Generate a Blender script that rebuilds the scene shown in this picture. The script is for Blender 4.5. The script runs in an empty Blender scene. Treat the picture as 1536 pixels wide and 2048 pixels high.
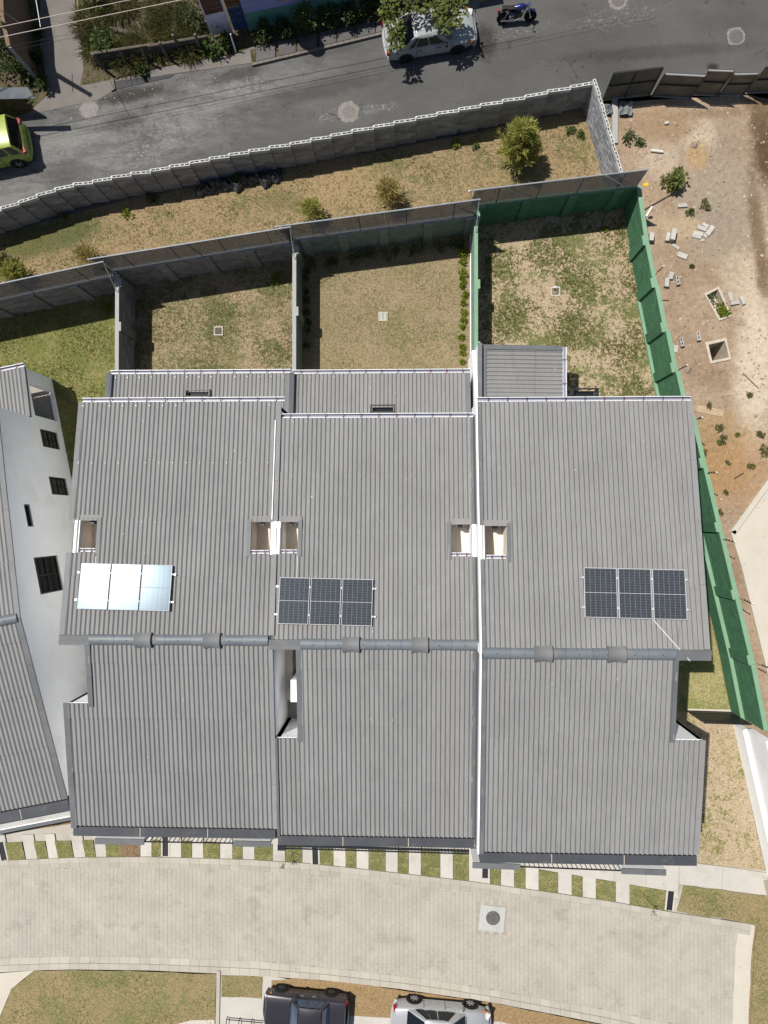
import bpy, math, random
import numpy as np
from mathutils import Vector, Matrix, geometry
random.seed(7); rng = np.random.default_rng(7)
sc = bpy.context.scene
R_ = math.radians

# ------------------------------------------------------------------ camera
CAM_H, FPX = 33.5, 1420.0            # metres above the yards, focal length in photo pixels
_a = Vector(((816-768)/FPX, -(1039-1024)/FPX, -1.0)).normalized()   # where "straight down" falls
CAM_R = _a.rotation_difference(Vector((0, 0, -1))).to_matrix()
cam = bpy.data.cameras.new('camera'); cam_o = bpy.data.objects.new('camera', cam)
sc.collection.objects.link(cam_o)
cam.sensor_fit = 'VERTICAL'; cam.sensor_height = 24.0; cam.lens = 24.0*FPX/2048.0
cam.clip_start = 0.5; cam.clip_end = 3000
cam_o.matrix_world = Matrix.Translation((0, 0, CAM_H)) @ CAM_R.to_4x4()
sc.camera = cam_o

# ------------------------------------------------------------------ sky, sun, exposure
SUN = Vector((-0.435, 0.262, 1.0)).normalized()
world = bpy.data.worlds.new('World'); sc.world = world; world.use_nodes = True
wn = world.node_tree; wn.nodes.clear()
sky = wn.nodes.new('ShaderNodeTexSky'); sky.sky_type = 'NISHITA'; sky.sun_disc = False
sky.sun_elevation = math.asin(SUN.z); sky.sun_rotation = math.atan2(SUN.x, SUN.y)
bg = wn.nodes.new('ShaderNodeBackground'); bg.inputs['Strength'].default_value = 0.064
wo = wn.nodes.new('ShaderNodeOutputWorld')
wn.links.new(sky.outputs[0], bg.inputs[0]); wn.links.new(bg.outputs[0], wo.inputs[0])
sl = bpy.data.lights.new('sun', 'SUN'); sl.energy = 5.0; sl.angle = R_(0.5); sl.color = (1.0, 0.96, 0.89)
so = bpy.data.objects.new('sun', sl); sc.collection.objects.link(so)
so.rotation_euler = SUN.to_track_quat('Z', 'Y').to_euler(); so.location = (-20, 12, 50)
sc.view_settings.view_transform = 'Standard'; sc.view_settings.look = 'None'
sc.view_settings.exposure = 0.18; sc.view_settings.gamma = 1.0; sc.view_settings.use_curve_mapping = False
sc.cycles.max_bounces = 6; sc.cycles.diffuse_bounces = 3; sc.cycles.glossy_bounces = 3
sc.cycles.transparent_max_bounces = 8

# ------------------------------------------------------------------ helpers
def at(u, v, z=0.0):
    """world point at height z that the surveyed photo position (u, v) stands for"""
    d = CAM_R @ Vector(((u-768)/FPX, -(v-1024)/FPX, -1.0))
    t = (z-CAM_H)/d.z
    return Vector((d.x*t, d.y*t, z))
def xy(u, v, z=0.0):
    p = at(u, v, z); return (p.x, p.y)
def lerp(a, b, t): return a+(b-a)*t

class MB:
    def __init__(s): s.v = []; s.f = []
    def add(s, vs, fs):
        n = len(s.v); s.v += [tuple(p) for p in vs]; s.f += [tuple(i+n for i in f) for f in fs]; return s
    def hexa(s, b, t):
        return s.add(list(b)+list(t), [(3,2,1,0),(4,5,6,7),(0,1,5,4),(1,2,6,5),(2,3,7,6),(3,0,4,7)])
    def box(s, c, size, rz=0.0, ry=0.0, rx=0.0):
        m = Matrix.Rotation(rz, 3, 'Z') @ Matrix.Rotation(ry, 3, 'Y') @ Matrix.Rotation(rx, 3, 'X'); c = Vector(c)
        h = [k/2 for k in size]
        q = [c+m@Vector((sx*h[0], sy*h[1], sz*h[2])) for sz in (-1,1) for sx,sy in ((-1,-1),(1,-1),(1,1),(-1,1))]
        return s.hexa(q[:4], q[4:])
    def prism(s, poly, z0, z1):
        n = len(poly); a = sum(poly[i][0]*poly[(i+1)%n][1]-poly[(i+1)%n][0]*poly[i][1] for i in range(n))
        if a < 0: poly = poly[::-1]
        vs = [(p[0], p[1], z0) for p in poly]+[(p[0], p[1], z1) for p in poly]
        return s.add(vs, [tuple(range(n))[::-1], tuple(range(n, 2*n))]+[(i,(i+1)%n,(i+1)%n+n,i+n) for i in range(n)])
    def tube(s, p, q, r, n=6, r2=None, caps=True):
        p, q = Vector(p), Vector(q); d = (q-p).normalized(); r2 = r if r2 is None else r2
        a = d.orthogonal().normalized(); b = d.cross(a)
        vs = [c+(a*math.cos(t)+b*math.sin(t))*rr for c, rr in ((p, r),(q, r2)) for t in [2*math.pi*i/n for i in range(n)]]
        fs = [(i,(i+1)%n,(i+1)%n+n,i+n) for i in range(n)]
        if caps: fs += [tuple(range(n))[::-1], tuple(range(n, 2*n))]
        return s.add(vs, fs)
    def path(s, pts, r, n=6):
        for a, b in zip(pts[:-1], pts[1:]): s.tube(a, b, r, n)
        return s
    def wallseg(s, p, q, th, z0, zp, zq=None):
        """upright slab: face line p->q, thickness th to the LEFT of p->q, top heights zp at p, zq at q"""
        zq = zp if zq is None else zq
        d = Vector((q[0]-p[0], q[1]-p[1])).normalized(); nx, ny = -d.y*th, d.x*th
        c = [(p[0], p[1]), (q[0], q[1]), (q[0]+nx, q[1]+ny), (p[0]+nx, p[1]+ny)]
        if th < 0: c = [c[1], c[0], c[3], c[2]]; zt = (zq, zp, zp, zq)
        else: zt = (zp, zq, zq, zp)
        return s.hexa([(x, y, z0) for x, y in c], [(x, y, z) for (x, y), z in zip(c, zt)])
    def lathe(s, c, prof, n=16, axis='Z'):
        vs = []; c = Vector(c)
        for r, h in prof:
            for i in range(n):
                t = 2*math.pi*i/n; p = (r*math.cos(t), r*math.sin(t), h)
                if axis == 'Y': p = (p[0], p[2], p[1])
                vs.append(c+Vector(p))
        fs = [(k*n+i, k*n+(i+1)%n, (k+1)*n+(i+1)%n, (k+1)*n+i) for k in range(len(prof)-1) for i in range(n)]
        return s.add(vs, fs+[tuple(range(n))[::-1], tuple((len(prof)-1)*n+i for i in range(n))])
    def mesh(s, name, mat, smooth=False):
        me = bpy.data.meshes.new(name); me.from_pydata(s.v, [], s.f)
        if mat: me.materials.append(MAT[mat] if isinstance(mat, str) else mat)
        if smooth:
            me.polygons.foreach_set('use_smooth', [True]*len(me.polygons)); me.set_sharp_from_angle(angle=R_(smooth if smooth > 1 else 40))
        me.update(); return me
    def build(s, name, mat, parent=None, smooth=False, kind=None):
        return link(name, s.mesh(name, mat, smooth), parent, kind)

def link(name, me, parent=None, kind=None, loc=None, rz=0.0):
    o = bpy.data.objects.new(name, me); sc.collection.objects.link(o)
    if loc is not None: o.location = loc; o.rotation_euler = (0, 0, rz)
    if parent is not None:
        o.parent = parent; o.matrix_parent_inverse = parent.matrix_basis.inverted()
        if parent.parent is not None:
            o.matrix_parent_inverse = (parent.parent.matrix_basis @ parent.matrix_parent_inverse @ parent.matrix_basis).inverted()
    if kind: o['kind'] = kind
    return o
def tag(o, label=None, cat=None, group=None, kind=None):
    if label: o['label'] = label
    if cat: o['category'] = cat
    if group: o['group'] = group
    if kind: o['kind'] = kind
    return o
def thing(name, loc, label, cat, group=None, rz=0.0):
    o = bpy.data.objects.new(name, None); sc.collection.objects.link(o); o.empty_display_size = 0.3
    o.location = loc; o.rotation_euler = (0, 0, rz)
    return tag(o, label, cat, group)
def local_part(name, me, parent, loc=(0,0,0), rz=0.0):
    """a part given in its thing's own frame"""
    o = bpy.data.objects.new(name, me); sc.collection.objects.link(o); o.parent = parent; o.location = loc; o.rotation_euler = (0,0,rz); return o
def copy_tree(o, parent=None):
    c = o.copy(); sc.collection.objects.link(c); c.parent = parent
    for ch in [k for k in bpy.data.objects if k.parent == o]: copy_tree(ch, c)
    return c

# ------------------------------------------------------------------ materials
MAT = {}
class NT:
    def __init__(s, name):
        s.m = bpy.data.materials.new(name); s.m.use_nodes = True; s.t = s.m.node_tree; s.t.nodes.clear()
        s.out = s.n('ShaderNodeOutputMaterial'); s.b = s.n('ShaderNodeBsdfPrincipled'); s.l(s.b.outputs[0], s.out.inputs[0])
        s.pos = s.n('ShaderNodeNewGeometry').outputs['Position']; MAT[name] = s.m
    def n(s, t): return s.t.nodes.new(t)
    def l(s, a, b): s.t.links.new(a, b)
    def noise(s, scale, detail=4, rough=0.6, stretch=None, vec=None):
        n = s.n('ShaderNodeTexNoise'); n.inputs['Scale'].default_value = scale; n.inputs['Detail'].default_value = detail; n.inputs['Roughness'].default_value = rough
        v = vec or s.pos
        if stretch:
            m = s.n('ShaderNodeMapping'); m.inputs['Scale'].default_value = stretch; s.l(v, m.inputs[0]); v = m.outputs[0]
        s.l(v, n.inputs['Vector']); return n.outputs[0]
    def ramp(s, fac, stops):
        r = s.n('ShaderNodeValToRGB'); e = r.color_ramp.elements
        while len(e) < len(stops): e.new(0.5)
        for k, (p, c) in zip(e, stops): k.position = p; k.color = (*c, 1) if not isinstance(c, (int, float)) else (c, c, c, 1)
        s.l(fac, r.inputs[0]); return r.outputs[0]
    def rng(s, fac, a, b, c=0.0, d=1.0):
        m = s.n('ShaderNodeMapRange'); m.interpolation_type = 'SMOOTHSTEP'
        for i, k in enumerate((a, b, c, d)): m.inputs[i+1].default_value = k
        s.l(fac, m.inputs[0]); return m.outputs[0]
    def mix(s, fac, a, b, mode='MIX'):
        m = s.n('ShaderNodeMix'); m.data_type = 'RGBA'; m.blend_type = mode
        for k, i in ((fac, 0), (a, 6), (b, 7)):
            if isinstance(k, (int, float)): m.inputs[i].default_value = k if i == 0 else (k, k, k, 1)
            elif isinstance(k, tuple): m.inputs[i].default_value = (*k, 1)
            else: s.l(k, m.inputs[i])
        return m.outputs[2]
    def math(s, op, a, b=0.0):
        m = s.n('ShaderNodeMath'); m.operation = op
        for i, k in enumerate((a, b)):
            if isinstance(k, (int, float)): m.inputs[i].default_value = k
            else: s.l(k, m.inputs[i])
        return m.outputs[0]
    def blob(s, cx, cy, rx, ry, rot=0.0, soft=0.4, amt=0.8, nscale=2.0):
        """worn or stained patch with a ragged edge, at a place on the ground"""
        m = s.n('ShaderNodeMapping'); m.vector_type = 'TEXTURE'
        m.inputs['Location'].default_value = (cx, cy, 0); m.inputs['Rotation'].default_value = (0, 0, rot); m.inputs['Scale'].default_value = (rx, ry, 1e4)
        s.l(s.pos, m.inputs[0])
        ln = s.n('ShaderNodeVectorMath'); ln.operation = 'LENGTH'; s.l(m.outputs[0], ln.inputs[0])
        d = s.math('ADD', ln.outputs['Value'], s.math('MULTIPLY', s.math('SUBTRACT', s.noise(nscale, 5, 0.65), 0.5), amt*2))
        return s.rng(d, 1-soft, 1+soft, 1.0, 0.0)
    def rand(s): return s.math('FRACT', s.math('ADD', s.n('ShaderNodeObjectInfo').outputs['Random'], s.n('ShaderNodeNewGeometry').outputs['Random Per Island']))
    def bump(s, fac, strength=0.3, dist=0.02):
        b = s.n('ShaderNodeBump'); b.inputs['Strength'].default_value = strength; b.inputs['Distance'].default_value = dist
        s.l(fac, b.inputs['Height']); s.l(b.outputs[0], s.b.inputs['Normal'])
    def done(s, col, rough=0.85, spec=0.3, metal=0.0):
        for k, i in ((col, 'Base Color'), (rough, 'Roughness'), (spec, 'Specular IOR Level'), (metal, 'Metallic')):
            if isinstance(k, tuple): s.b.inputs[i].default_value = (*k, 1)
            elif isinstance(k, (int, float)): s.b.inputs[i].default_value = k
            else: s.l(k, s.b.inputs[i])
        return s.m
def plain(name, col, rough=0.7, spec=0.3, metal=0.0, var=0.12, scale=3.0, bump=0.0, bscale=40, rnd=0.0, dirt=None):
    t = NT(name)
    f = t.ramp(t.noise(scale, 6, 0.65), [(0.25, 1-var), (0.75, 1+var)])
    c = t.mix(1.0, tuple(col), f, 'MULTIPLY')
    if rnd: c = t.mix(1.0, c, t.ramp(t.rand(), [(0, 1-rnd), (1, 1+rnd)]), 'MULTIPLY')
    if dirt: c = t.mix(t.rng(t.noise(dirt[1], 6, 0.7), 0.52, 0.75, 0, dirt[2]), c, dirt[0])
    if bump: t.bump(t.noise(bscale, 4, 0.6), bump, 0.01)
    return t.done(c, rough, spec, metal)

def ground_mat(name, soil, dry, green, pd=0.5, pg=0.5, scale=0.6, tuft=9.0, blobs=(), bump=0.6):
    """grass and soil: big patches, then leaf-scale mottle"""
    t = NT(name)
    big = t.noise(scale, 5, 0.6); fine = t.noise(tuft*1.3, 4, 0.75); grain = t.noise(50, 2, 0.6)
    m1 = t.math('ADD', t.math('MULTIPLY', big, 0.4), t.math('ADD', t.math('MULTIPLY', t.noise(tuft*0.45, 5, 0.75), 0.4), t.math('MULTIPLY', fine, 0.35)))
    c = t.mix(t.rng(m1, pd-0.03, pd+0.07), soil, dry)
    m2 = t.math('ADD', t.math('MULTIPLY', t.noise(scale*1.4, 4, 0.6, vec=t.mapped(3.1)), 0.36), t.math('ADD', t.math('MULTIPLY', t.noise(tuft*0.5, 5, 0.8, vec=t.mapped(7.7)), 0.42), t.math('MULTIPLY', t.noise(tuft*1.6, 3, 0.75, vec=t.mapped(1.7)), 0.42)))
    c = t.mix(t.rng(m2, pg-0.015, pg+0.055), c, green)
    for cx, cy, rx, ry, rot, col, a in blobs:
        c = t.mix(t.math('MULTIPLY', t.blob(cx, cy, rx, ry, rot, 0.5, 0.6, 1.5), a), c, col)
    c = t.mix(1.0, c, t.ramp(t.noise(17, 4, 0.8), [(0.32, 0.5), (0.5, 1.0), (0.7, 1.42)]), 'MULTIPLY')
    c = t.mix(1.0, c, t.ramp(grain, [(0.3, 0.86), (0.7, 1.14)]), 'MULTIPLY')
    t.bump(t.math('ADD', fine, t.math('MULTIPLY', grain, 0.5)), bump, 0.03)
    return t.done(c, 0.95, 0.1)
def _mapped(s, off):
    m = s.n('ShaderNodeMapping'); m.inputs['Location'].default_value = (off*5, -off*3, off); s.l(s.pos, m.inputs[0]); return m.outputs[0]
NT.mapped = _mapped

# --- roofs
t = NT('roof_cement')
c = t.mix(1.0, (0.222, 0.22, 0.217), t.ramp(t.noise(0.8, 5, 0.65, (1, 0.5, 1)), [(0.25, 0.9), (0.75, 1.1)]), 'MULTIPLY')
c = t.mix(1.0, c, t.ramp(t.n('ShaderNodeObjectInfo').outputs['Random'], [(0, 0.975), (1, 1.025)]), 'MULTIPLY')
c = t.mix(1.0, c, t.ramp(t.noise(9, 5, 0.7, (1, 0.18, 1)), [(0.3, 0.92), (0.7, 1.07)]), 'MULTIPLY')
c = t.mix(t.rng(t.noise(1.7, 6, 0.7, (1, 0.25, 1)), 0.58, 0.8, 0, 0.4), c, (0.27, 0.258, 0.235))
c = t.mix(t.rng(t.noise(2.6, 5, 0.75, (1, 0.08, 1), vec=t.mapped(2.9)), 0.58, 0.76, 0, 0.5), c, (0.13, 0.128, 0.124))
c = t.mix(t.rng(t.noise(7, 2, 0.5, (1, 0.6, 1)), 0.765, 0.785, 0, 0.8), c, (0.5, 0.49, 0.46))
t.bump(t.noise(55, 3, 0.6), 0.12, 0.01); t.done(c, 0.8, 0.25)
plain('flashing', (0.115, 0.12, 0.126), 0.55, 0.35, var=0.16, scale=1.6, rnd=0.08, dirt=((0.22, 0.2, 0.17), 3, 0.35))
plain('flashing_dark', (0.052, 0.056, 0.064), 0.55, 0.35, var=0.2, scale=1.2, rnd=0.06, dirt=((0.11, 0.11, 0.11), 1.6, 0.6))
plain('ridge_blue', (0.125, 0.142, 0.156), 0.5, 0.4, var=0.14, scale=2.5, rnd=0.1, dirt=((0.17, 0.17, 0.17), 2.2, 0.5))
plain('ridge_grey', (0.155, 0.158, 0.162), 0.7, 0.3, var=0.1, rnd=0.05)
plain('gutter_inner', (0.2, 0.21, 0.27), 0.5)
plain('gutter_metal', (0.62, 0.62, 0.65), 0.5, 0.4, metal=0.0, var=0.06, scale=4)
plain('bracket_rust', (0.13, 0.035, 0.03), 0.7)
plain('screw', (0.42, 0.42, 0.4), 0.4, 0.5, metal=0.5)
plain('mortar', (0.46, 0.40, 0.32), 0.9, var=0.2)
plain('white_wall', (0.87, 0.878, 0.885), 0.85, 0.2, var=0.05, scale=0.7, bump=0.15, dirt=((0.68, 0.66, 0.61), 0.5, 0.6))
plain('cream_wall', (0.66, 0.6, 0.53), 0.85, 0.2, var=0.1, scale=1.5, bump=0.15, dirt=((0.33, 0.25, 0.18), 1.6, 0.5))
plain('concrete_floor', (0.3, 0.285, 0.26), 0.9, 0.2, var=0.15)
plain('black_metal', (0.012, 0.013, 0.017), 0.45, 0.4, var=0.2)
plain('window_glass', (0.014, 0.016, 0.018), 0.08, 0.5, var=0.3, scale=5)
plain('curtain', (0.05, 0.05, 0.045), 0.6, 0.3, var=0.4, scale=7)
plain('plastic_white', (0.8, 0.8, 0.82), 0.4, 0.4, var=0.03)
# solar glass: cells with thin pale lines, in each panel's own frame
t = NT('solar_glass')
tc = t.n('ShaderNodeTexCoord').outputs['Object']; sp = t.n('ShaderNodeSeparateXYZ'); t.l(tc, sp.inputs[0])
def _grid(sock, pitch, w):
    f = t.math('FRACT', t.math('ADD', t.math('DIVIDE', sock, pitch), 100.5)); return t.math('LESS_THAN', t.math('ABSOLUTE', t.math('SUBTRACT', f, 0.5)), w)
g1 = _grid(sp.outputs[0], 0.183, 0.035); g2 = _grid(sp.outputs[1], 0.0925, 0.05)
gl = t.math('MAXIMUM', g1, t.math('MULTIPLY', g2, 0.55))
c = t.mix(gl, t.mix(1.0, (0.044, 0.05, 0.06), t.ramp(t.noise(14, 3, 0.6), [(0.3, 0.75), (0.7, 1.25)]), 'MULTIPLY'), (0.16, 0.165, 0.17))
t.done(c, 0.2, 0.125); t.b.inputs['Specular Tint'].default_value = (0.62, 0.82, 1.0, 1)
plain('panel_frame', (0.5, 0.5, 0.52), 0.65, 0.15, metal=0.0, var=0.04)
# --- walls
for nm, col in (('block_grey', (0.175, 0.17, 0.165)), ('block_blue', (0.3, 0.31, 0.335)), ('block_street', (0.27, 0.27, 0.275)), ('wall_dark_green', (0.13, 0.165, 0.14)), ('wall_pale_green', (0.24, 0.31, 0.245)), ('wall_green', (0.062, 0.158, 0.086))):
    _r = 0.1 if 'green' in nm else 0.26
    plain(nm, col, 0.9, 0.15, var=0.2, scale=2.6, bump=0.25, bscale=45, rnd=_r, dirt=(tuple(k*0.72 for k in col), 2.3, 0.5))
plain('block_loose', (0.42, 0.4, 0.37), 0.9, 0.15, var=0.15, bump=0.3, rnd=0.12)
plain('block_pale', (0.5, 0.5, 0.48), 0.9, 0.15, var=0.12, bump=0.2, rnd=0.1)
plain('wall_cap', (0.33, 0.33, 0.325), 0.9, 0.15, var=0.12, scale=2, dirt=((0.2, 0.2, 0.19), 2, 0.6))
plain('green_cap', (0.175, 0.3, 0.195), 0.85, 0.2, var=0.1, scale=1.5, dirt=((0.2, 0.32, 0.22), 2, 0.6))
plain('mesh_wire', (0.085, 0.085, 0.082), 0.5, 0.4, metal=0.5, var=0.2)
plain('galvanised', (0.6, 0.62, 0.64), 0.35, 0.5, metal=0.7, var=0.1)
plain('yellow_plastic', (0.75, 0.42, 0.01), 0.5)
# --- paving
t = NT('asphalt')
W = lambda u, v: xy(u, v)
c = t.ramp(t.noise(0.35, 6, 0.65, (0.5, 1.0, 1)), [(0.3, (0.062, 0.061, 0.059)), (0.7, (0.105, 0.103, 0.099))])
big = t.blob(*W(220, 280), 11, 2.4, R_(20), 0.6, 0.5, 0.8)
c = t.mix(t.math('MULTIPLY', big, t.rng(t.noise(0.9, 7, 0.75, (0.35, 1, 1), vec=t.mapped(0.3)), 0.36, 0.66, 0, 0.9)), c, (0.19, 0.185, 0.177))
speck = t.rng(t.noise(7, 8, 0.9, (0.7, 1, 1)), 0.5, 0.62)
for u, v, rx, ry, rot, a in ((330, 262, 3.6, 1.3, 20, 0.5), (508, 170, 0.95, 0.45, 10, 1.0), (462, 178, .5, .35, 0, .7), (655, 235, .5, .25, 35, .8), (745, 218, .55, .22, 15, 1.0), (778, 214, .45, .22, 15, 1.0), (300, 300, 1.6, .6, 30, .5), (120, 300, 3.0, .5, 25, .4), (1230, 35, 2.2, .5, 8, .5), (1000, 72, 2.0, .25, 12, .6)):
    c = t.mix(t.math('MULTIPLY', t.math('MULTIPLY', t.blob(*W(u, v), rx, ry, R_(rot), 0.5, 0.9, 2.2), speck), a), c, (0.3, 0.29, 0.275))
for u, v, rx, ry, rot, a in ((265, 190, 1.5, .32, 10, .8), (970, 85, .5, .8, 0, .75), (470, 150, 1.2, .3, 12, .6), (240, 245, 1.2, .35, 15, .4), (1425, 134, .25, .2, 0, .9), (605, 190, 4, .35, 12, .35), (1300, 105, 4, .3, 3, .35)):
    c = t.mix(t.math('MULTIPLY', t.blob(*W(u, v), rx, ry, R_(rot), 0.5, 0.8, 2.5), a), c, (0.022, 0.019, 0.016))
crack = t.n('ShaderNodeTexVoronoi'); crack.feature = 'DISTANCE_TO_EDGE'; crack.inputs['Scale'].default_value = 0.55
wv = t.n('ShaderNodeVectorMath'); wv.operation = 'ADD'; nz = t.n('ShaderNodeTexNoise'); nz.inputs['Scale'].default_value = 2.0; nz.inputs['Detail'].default_value = 5
t.l(t.pos, nz.inputs['Vector']); t.l(t.pos, wv.inputs[0]); t.l(nz.outputs[1], wv.inputs[1]); t.l(wv.outputs[0], crack.inputs['Vector'])
ck = t.math('MULTIPLY', t.rng(crack.outputs[0], 0.0, 0.014, 1, 0), t.rng(t.noise(0.5, 3), 0.48, 0.6))
c = t.mix(t.math('MULTIPLY', ck, 0.7), c, (0.02, 0.02, 0.02))
c = t.mix(1.0, c, t.ramp(t.noise(24, 3, 0.8), [(0.3, 0.72), (0.7, 1.28)]), 'MULTIPLY')
c = t.mix(t.rng(t.noise(16, 2, 0.5), 0.70, 0.74, 0, 0.6), c, (0.17, 0.165, 0.16))
t.bump(t.noise(30, 4, 0.7), 0.5, 0.02); t.done(c, 0.92, 0.2)
def concrete(name, col, var=0.12, dirt=(0.25, 0.22, 0.18), da=0.4, rnd=0.0, joints=None):
    t = NT(name)
    c = t.mix(1.0, col, t.ramp(t.noise(0.7, 6, 0.65), [(0.25, 1-var), (0.75, 1+var)]), 'MULTIPLY')
    if rnd: c = t.mix(1.0, c, t.ramp(t.rand(), [(0, 1-rnd), (1, 1+rnd)]), 'MULTIPLY')
    c = t.mix(t.rng(t.noise(0.9, 6, 0.7, vec=t.mapped(2.2)), 0.5, 0.72, 0, da), c, dirt)
    c = t.mix(1.0, c, t.ramp(t.noise(28, 3, 0.7), [(0.3, 0.91), (0.7, 1.09)]), 'MULTIPLY')
    c = t.mix(t.rng(t.noise(6, 2, 0.5, vec=t.mapped(5.2)), 0.745, 0.765, 0, 0.6), c, tuple(k*0.4 for k in dirt))
    t.bump(t.noise(40, 4, 0.7), 0.2, 0.01); return t.done(c, 0.92, 0.2)
concrete('concrete', (0.40, 0.37, 0.325))
concrete('concrete_slab', (0.455, 0.43, 0.39), 0.08, rnd=0.08)
concrete('concrete_pale', (0.48, 0.44, 0.375), 0.06, (0.46, 0.38, 0.28), 0.5)
concrete('concrete_white', (0.4, 0.4, 0.385), 0.06)
concrete('concrete_alley', (0.155, 0.142, 0.128), 0.15, (0.08, 0.07, 0.06), 0.5)
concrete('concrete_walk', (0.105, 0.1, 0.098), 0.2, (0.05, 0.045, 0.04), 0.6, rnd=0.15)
concrete('kerb_stone', (0.385, 0.355, 0.305), 0.1, (0.3, 0.26, 0.2), 0.4, rnd=0.07)
concrete('paver', (0.368, 0.338, 0.293), 0.12, (0.275, 0.25, 0.217), 0.8, rnd=0.02)
plain('joint_sand', (0.31, 0.283, 0.242), 0.95, var=0.2)
plain('drain_dark', (0.02, 0.02, 0.024), 0.6)
plain('cast_iron', (0.125, 0.12, 0.115), 0.6, 0.4, metal=0.3, var=0.25, scale=9)
plain('patch_cement', (0.2, 0.18, 0.16), 0.95, var=0.3, scale=5, bump=0.5, bscale=20)
# --- ground
ground_mat('grass_dry', (0.30, 0.222, 0.135), (0.255, 0.187, 0.105), (0.12, 0.12, 0.05), 0.5, 0.62, 0.35, 8, blobs=[(*W(115, 470), 2.2, .8, R_(15), (0.055, 0.08, 0.025), .75), (*W(470, 350), 3, .5, R_(10), (0.08, 0.085, 0.03), .6), (*W(40, 480), 1.5, 1.0, 0, (0.09, .1, .03), .6), (*W(700, 370), 2, 1, 0, (0.3, .22, .12), .5), (*W(560, 400), 1, .5, 0, (0.08, .09, .03), .5)])
ground_mat('grass_mixed', (0.285, 0.215, 0.142), (0.2, 0.166, 0.09), (0.105, 0.108, 0.044), 0.57, 0.585, 0.5, 8)
ground_mat('grass_even', (0.255, 0.197, 0.125), (0.21, 0.172, 0.095), (0.135, 0.13, 0.058), 0.55, 0.64, 0.4, 10)
ground_mat('grass_patchy', (0.35, 0.272, 0.185), (0.25, 0.205, 0.108), (0.122, 0.126, 0.048), 0.66, 0.58, 0.5, 6)
ground_mat('grass_green', (0.25, 0.205, 0.11), (0.19, 0.175, 0.065), (0.125, 0.135, 0.042), 0.5, 0.565, 0.5, 8)
ground_mat('grass_side', (0.35, 0.285, 0.17), (0.27, 0.245, 0.11), (0.19, 0.19, 0.072), 0.52, 0.58, 0.6, 7)
ground_mat('grass_litter', (0.16, 0.1, 0.06), (0.21, 0.14, 0.085), (0.12, 0.1, 0.05), 0.5, 0.66, 1.2, 8)
ground_mat('grass_verge', (0.31, 0.24, 0.14), (0.23, 0.2, 0.09), (0.14, 0.145, 0.055), 0.45, 0.56, 1.4, 9)
ground_mat('grass_lawn', (0.30, 0.23, 0.14), (0.245, 0.19, 0.1), (0.15, 0.15, 0.06), 0.47, 0.6, 0.45, 9)
ground_mat('grass_brown', (0.30, 0.21, 0.115), (0.27, 0.185, 0.095), (0.16, 0.14, 0.05), 0.5, 0.72, 0.5, 10)
ground_mat('grass_thin', (0.36, 0.285, 0.195), (0.285, 0.23, 0.13), (0.17, 0.16, 0.055), 0.6, 0.63, 0.6, 5)
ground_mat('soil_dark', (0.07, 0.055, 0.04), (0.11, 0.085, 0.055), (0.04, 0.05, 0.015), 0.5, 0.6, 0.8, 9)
t = NT('dirt')
c = t.ramp(t.noise(0.5, 7, 0.7), [(0.28, (0.235, 0.165, 0.108)), (0.5, (0.335, 0.245, 0.168)), (0.72, (0.425, 0.33, 0.245))])
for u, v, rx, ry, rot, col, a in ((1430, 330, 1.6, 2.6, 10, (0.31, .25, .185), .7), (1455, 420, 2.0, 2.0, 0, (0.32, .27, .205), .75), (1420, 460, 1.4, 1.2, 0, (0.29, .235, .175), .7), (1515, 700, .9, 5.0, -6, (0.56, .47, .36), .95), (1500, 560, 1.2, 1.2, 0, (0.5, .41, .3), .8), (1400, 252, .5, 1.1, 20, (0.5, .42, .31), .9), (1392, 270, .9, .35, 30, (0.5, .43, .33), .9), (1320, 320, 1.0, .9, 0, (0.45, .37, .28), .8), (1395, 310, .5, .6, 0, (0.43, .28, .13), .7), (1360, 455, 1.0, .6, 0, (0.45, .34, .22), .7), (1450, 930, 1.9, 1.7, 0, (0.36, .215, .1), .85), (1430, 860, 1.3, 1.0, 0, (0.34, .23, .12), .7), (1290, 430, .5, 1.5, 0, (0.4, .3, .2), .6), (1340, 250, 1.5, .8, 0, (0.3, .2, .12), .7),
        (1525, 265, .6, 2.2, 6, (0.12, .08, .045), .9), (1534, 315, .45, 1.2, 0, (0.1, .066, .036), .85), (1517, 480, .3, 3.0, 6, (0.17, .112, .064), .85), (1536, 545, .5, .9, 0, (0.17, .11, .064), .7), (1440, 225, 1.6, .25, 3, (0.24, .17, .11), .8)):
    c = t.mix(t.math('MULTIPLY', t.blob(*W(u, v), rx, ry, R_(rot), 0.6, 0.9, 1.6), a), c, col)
c = t.mix(1.0, c, t.ramp(t.noise(4.5, 6, 0.8), [(0.28, 0.68), (0.55, 1.0), (0.75, 1.2)]), 'MULTIPLY')
c = t.mix(1.0, c, t.ramp(t.noise(30, 3, 0.8), [(0.3, 0.78), (0.7, 1.22)]), 'MULTIPLY')
c = t.mix(t.rng(t.noise(13, 2, 0.5, vec=t.mapped(4.4)), 0.73, 0.77, 0, 0.6), c, (0.55, 0.48, 0.39))
t.bump(t.math('ADD', t.noise(5, 6, 0.75), t.math('MULTIPLY', t.noise(35, 3, 0.7), 0.4)), 0.9, 0.07); t.done(c, 0.95, 0.1)
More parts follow.
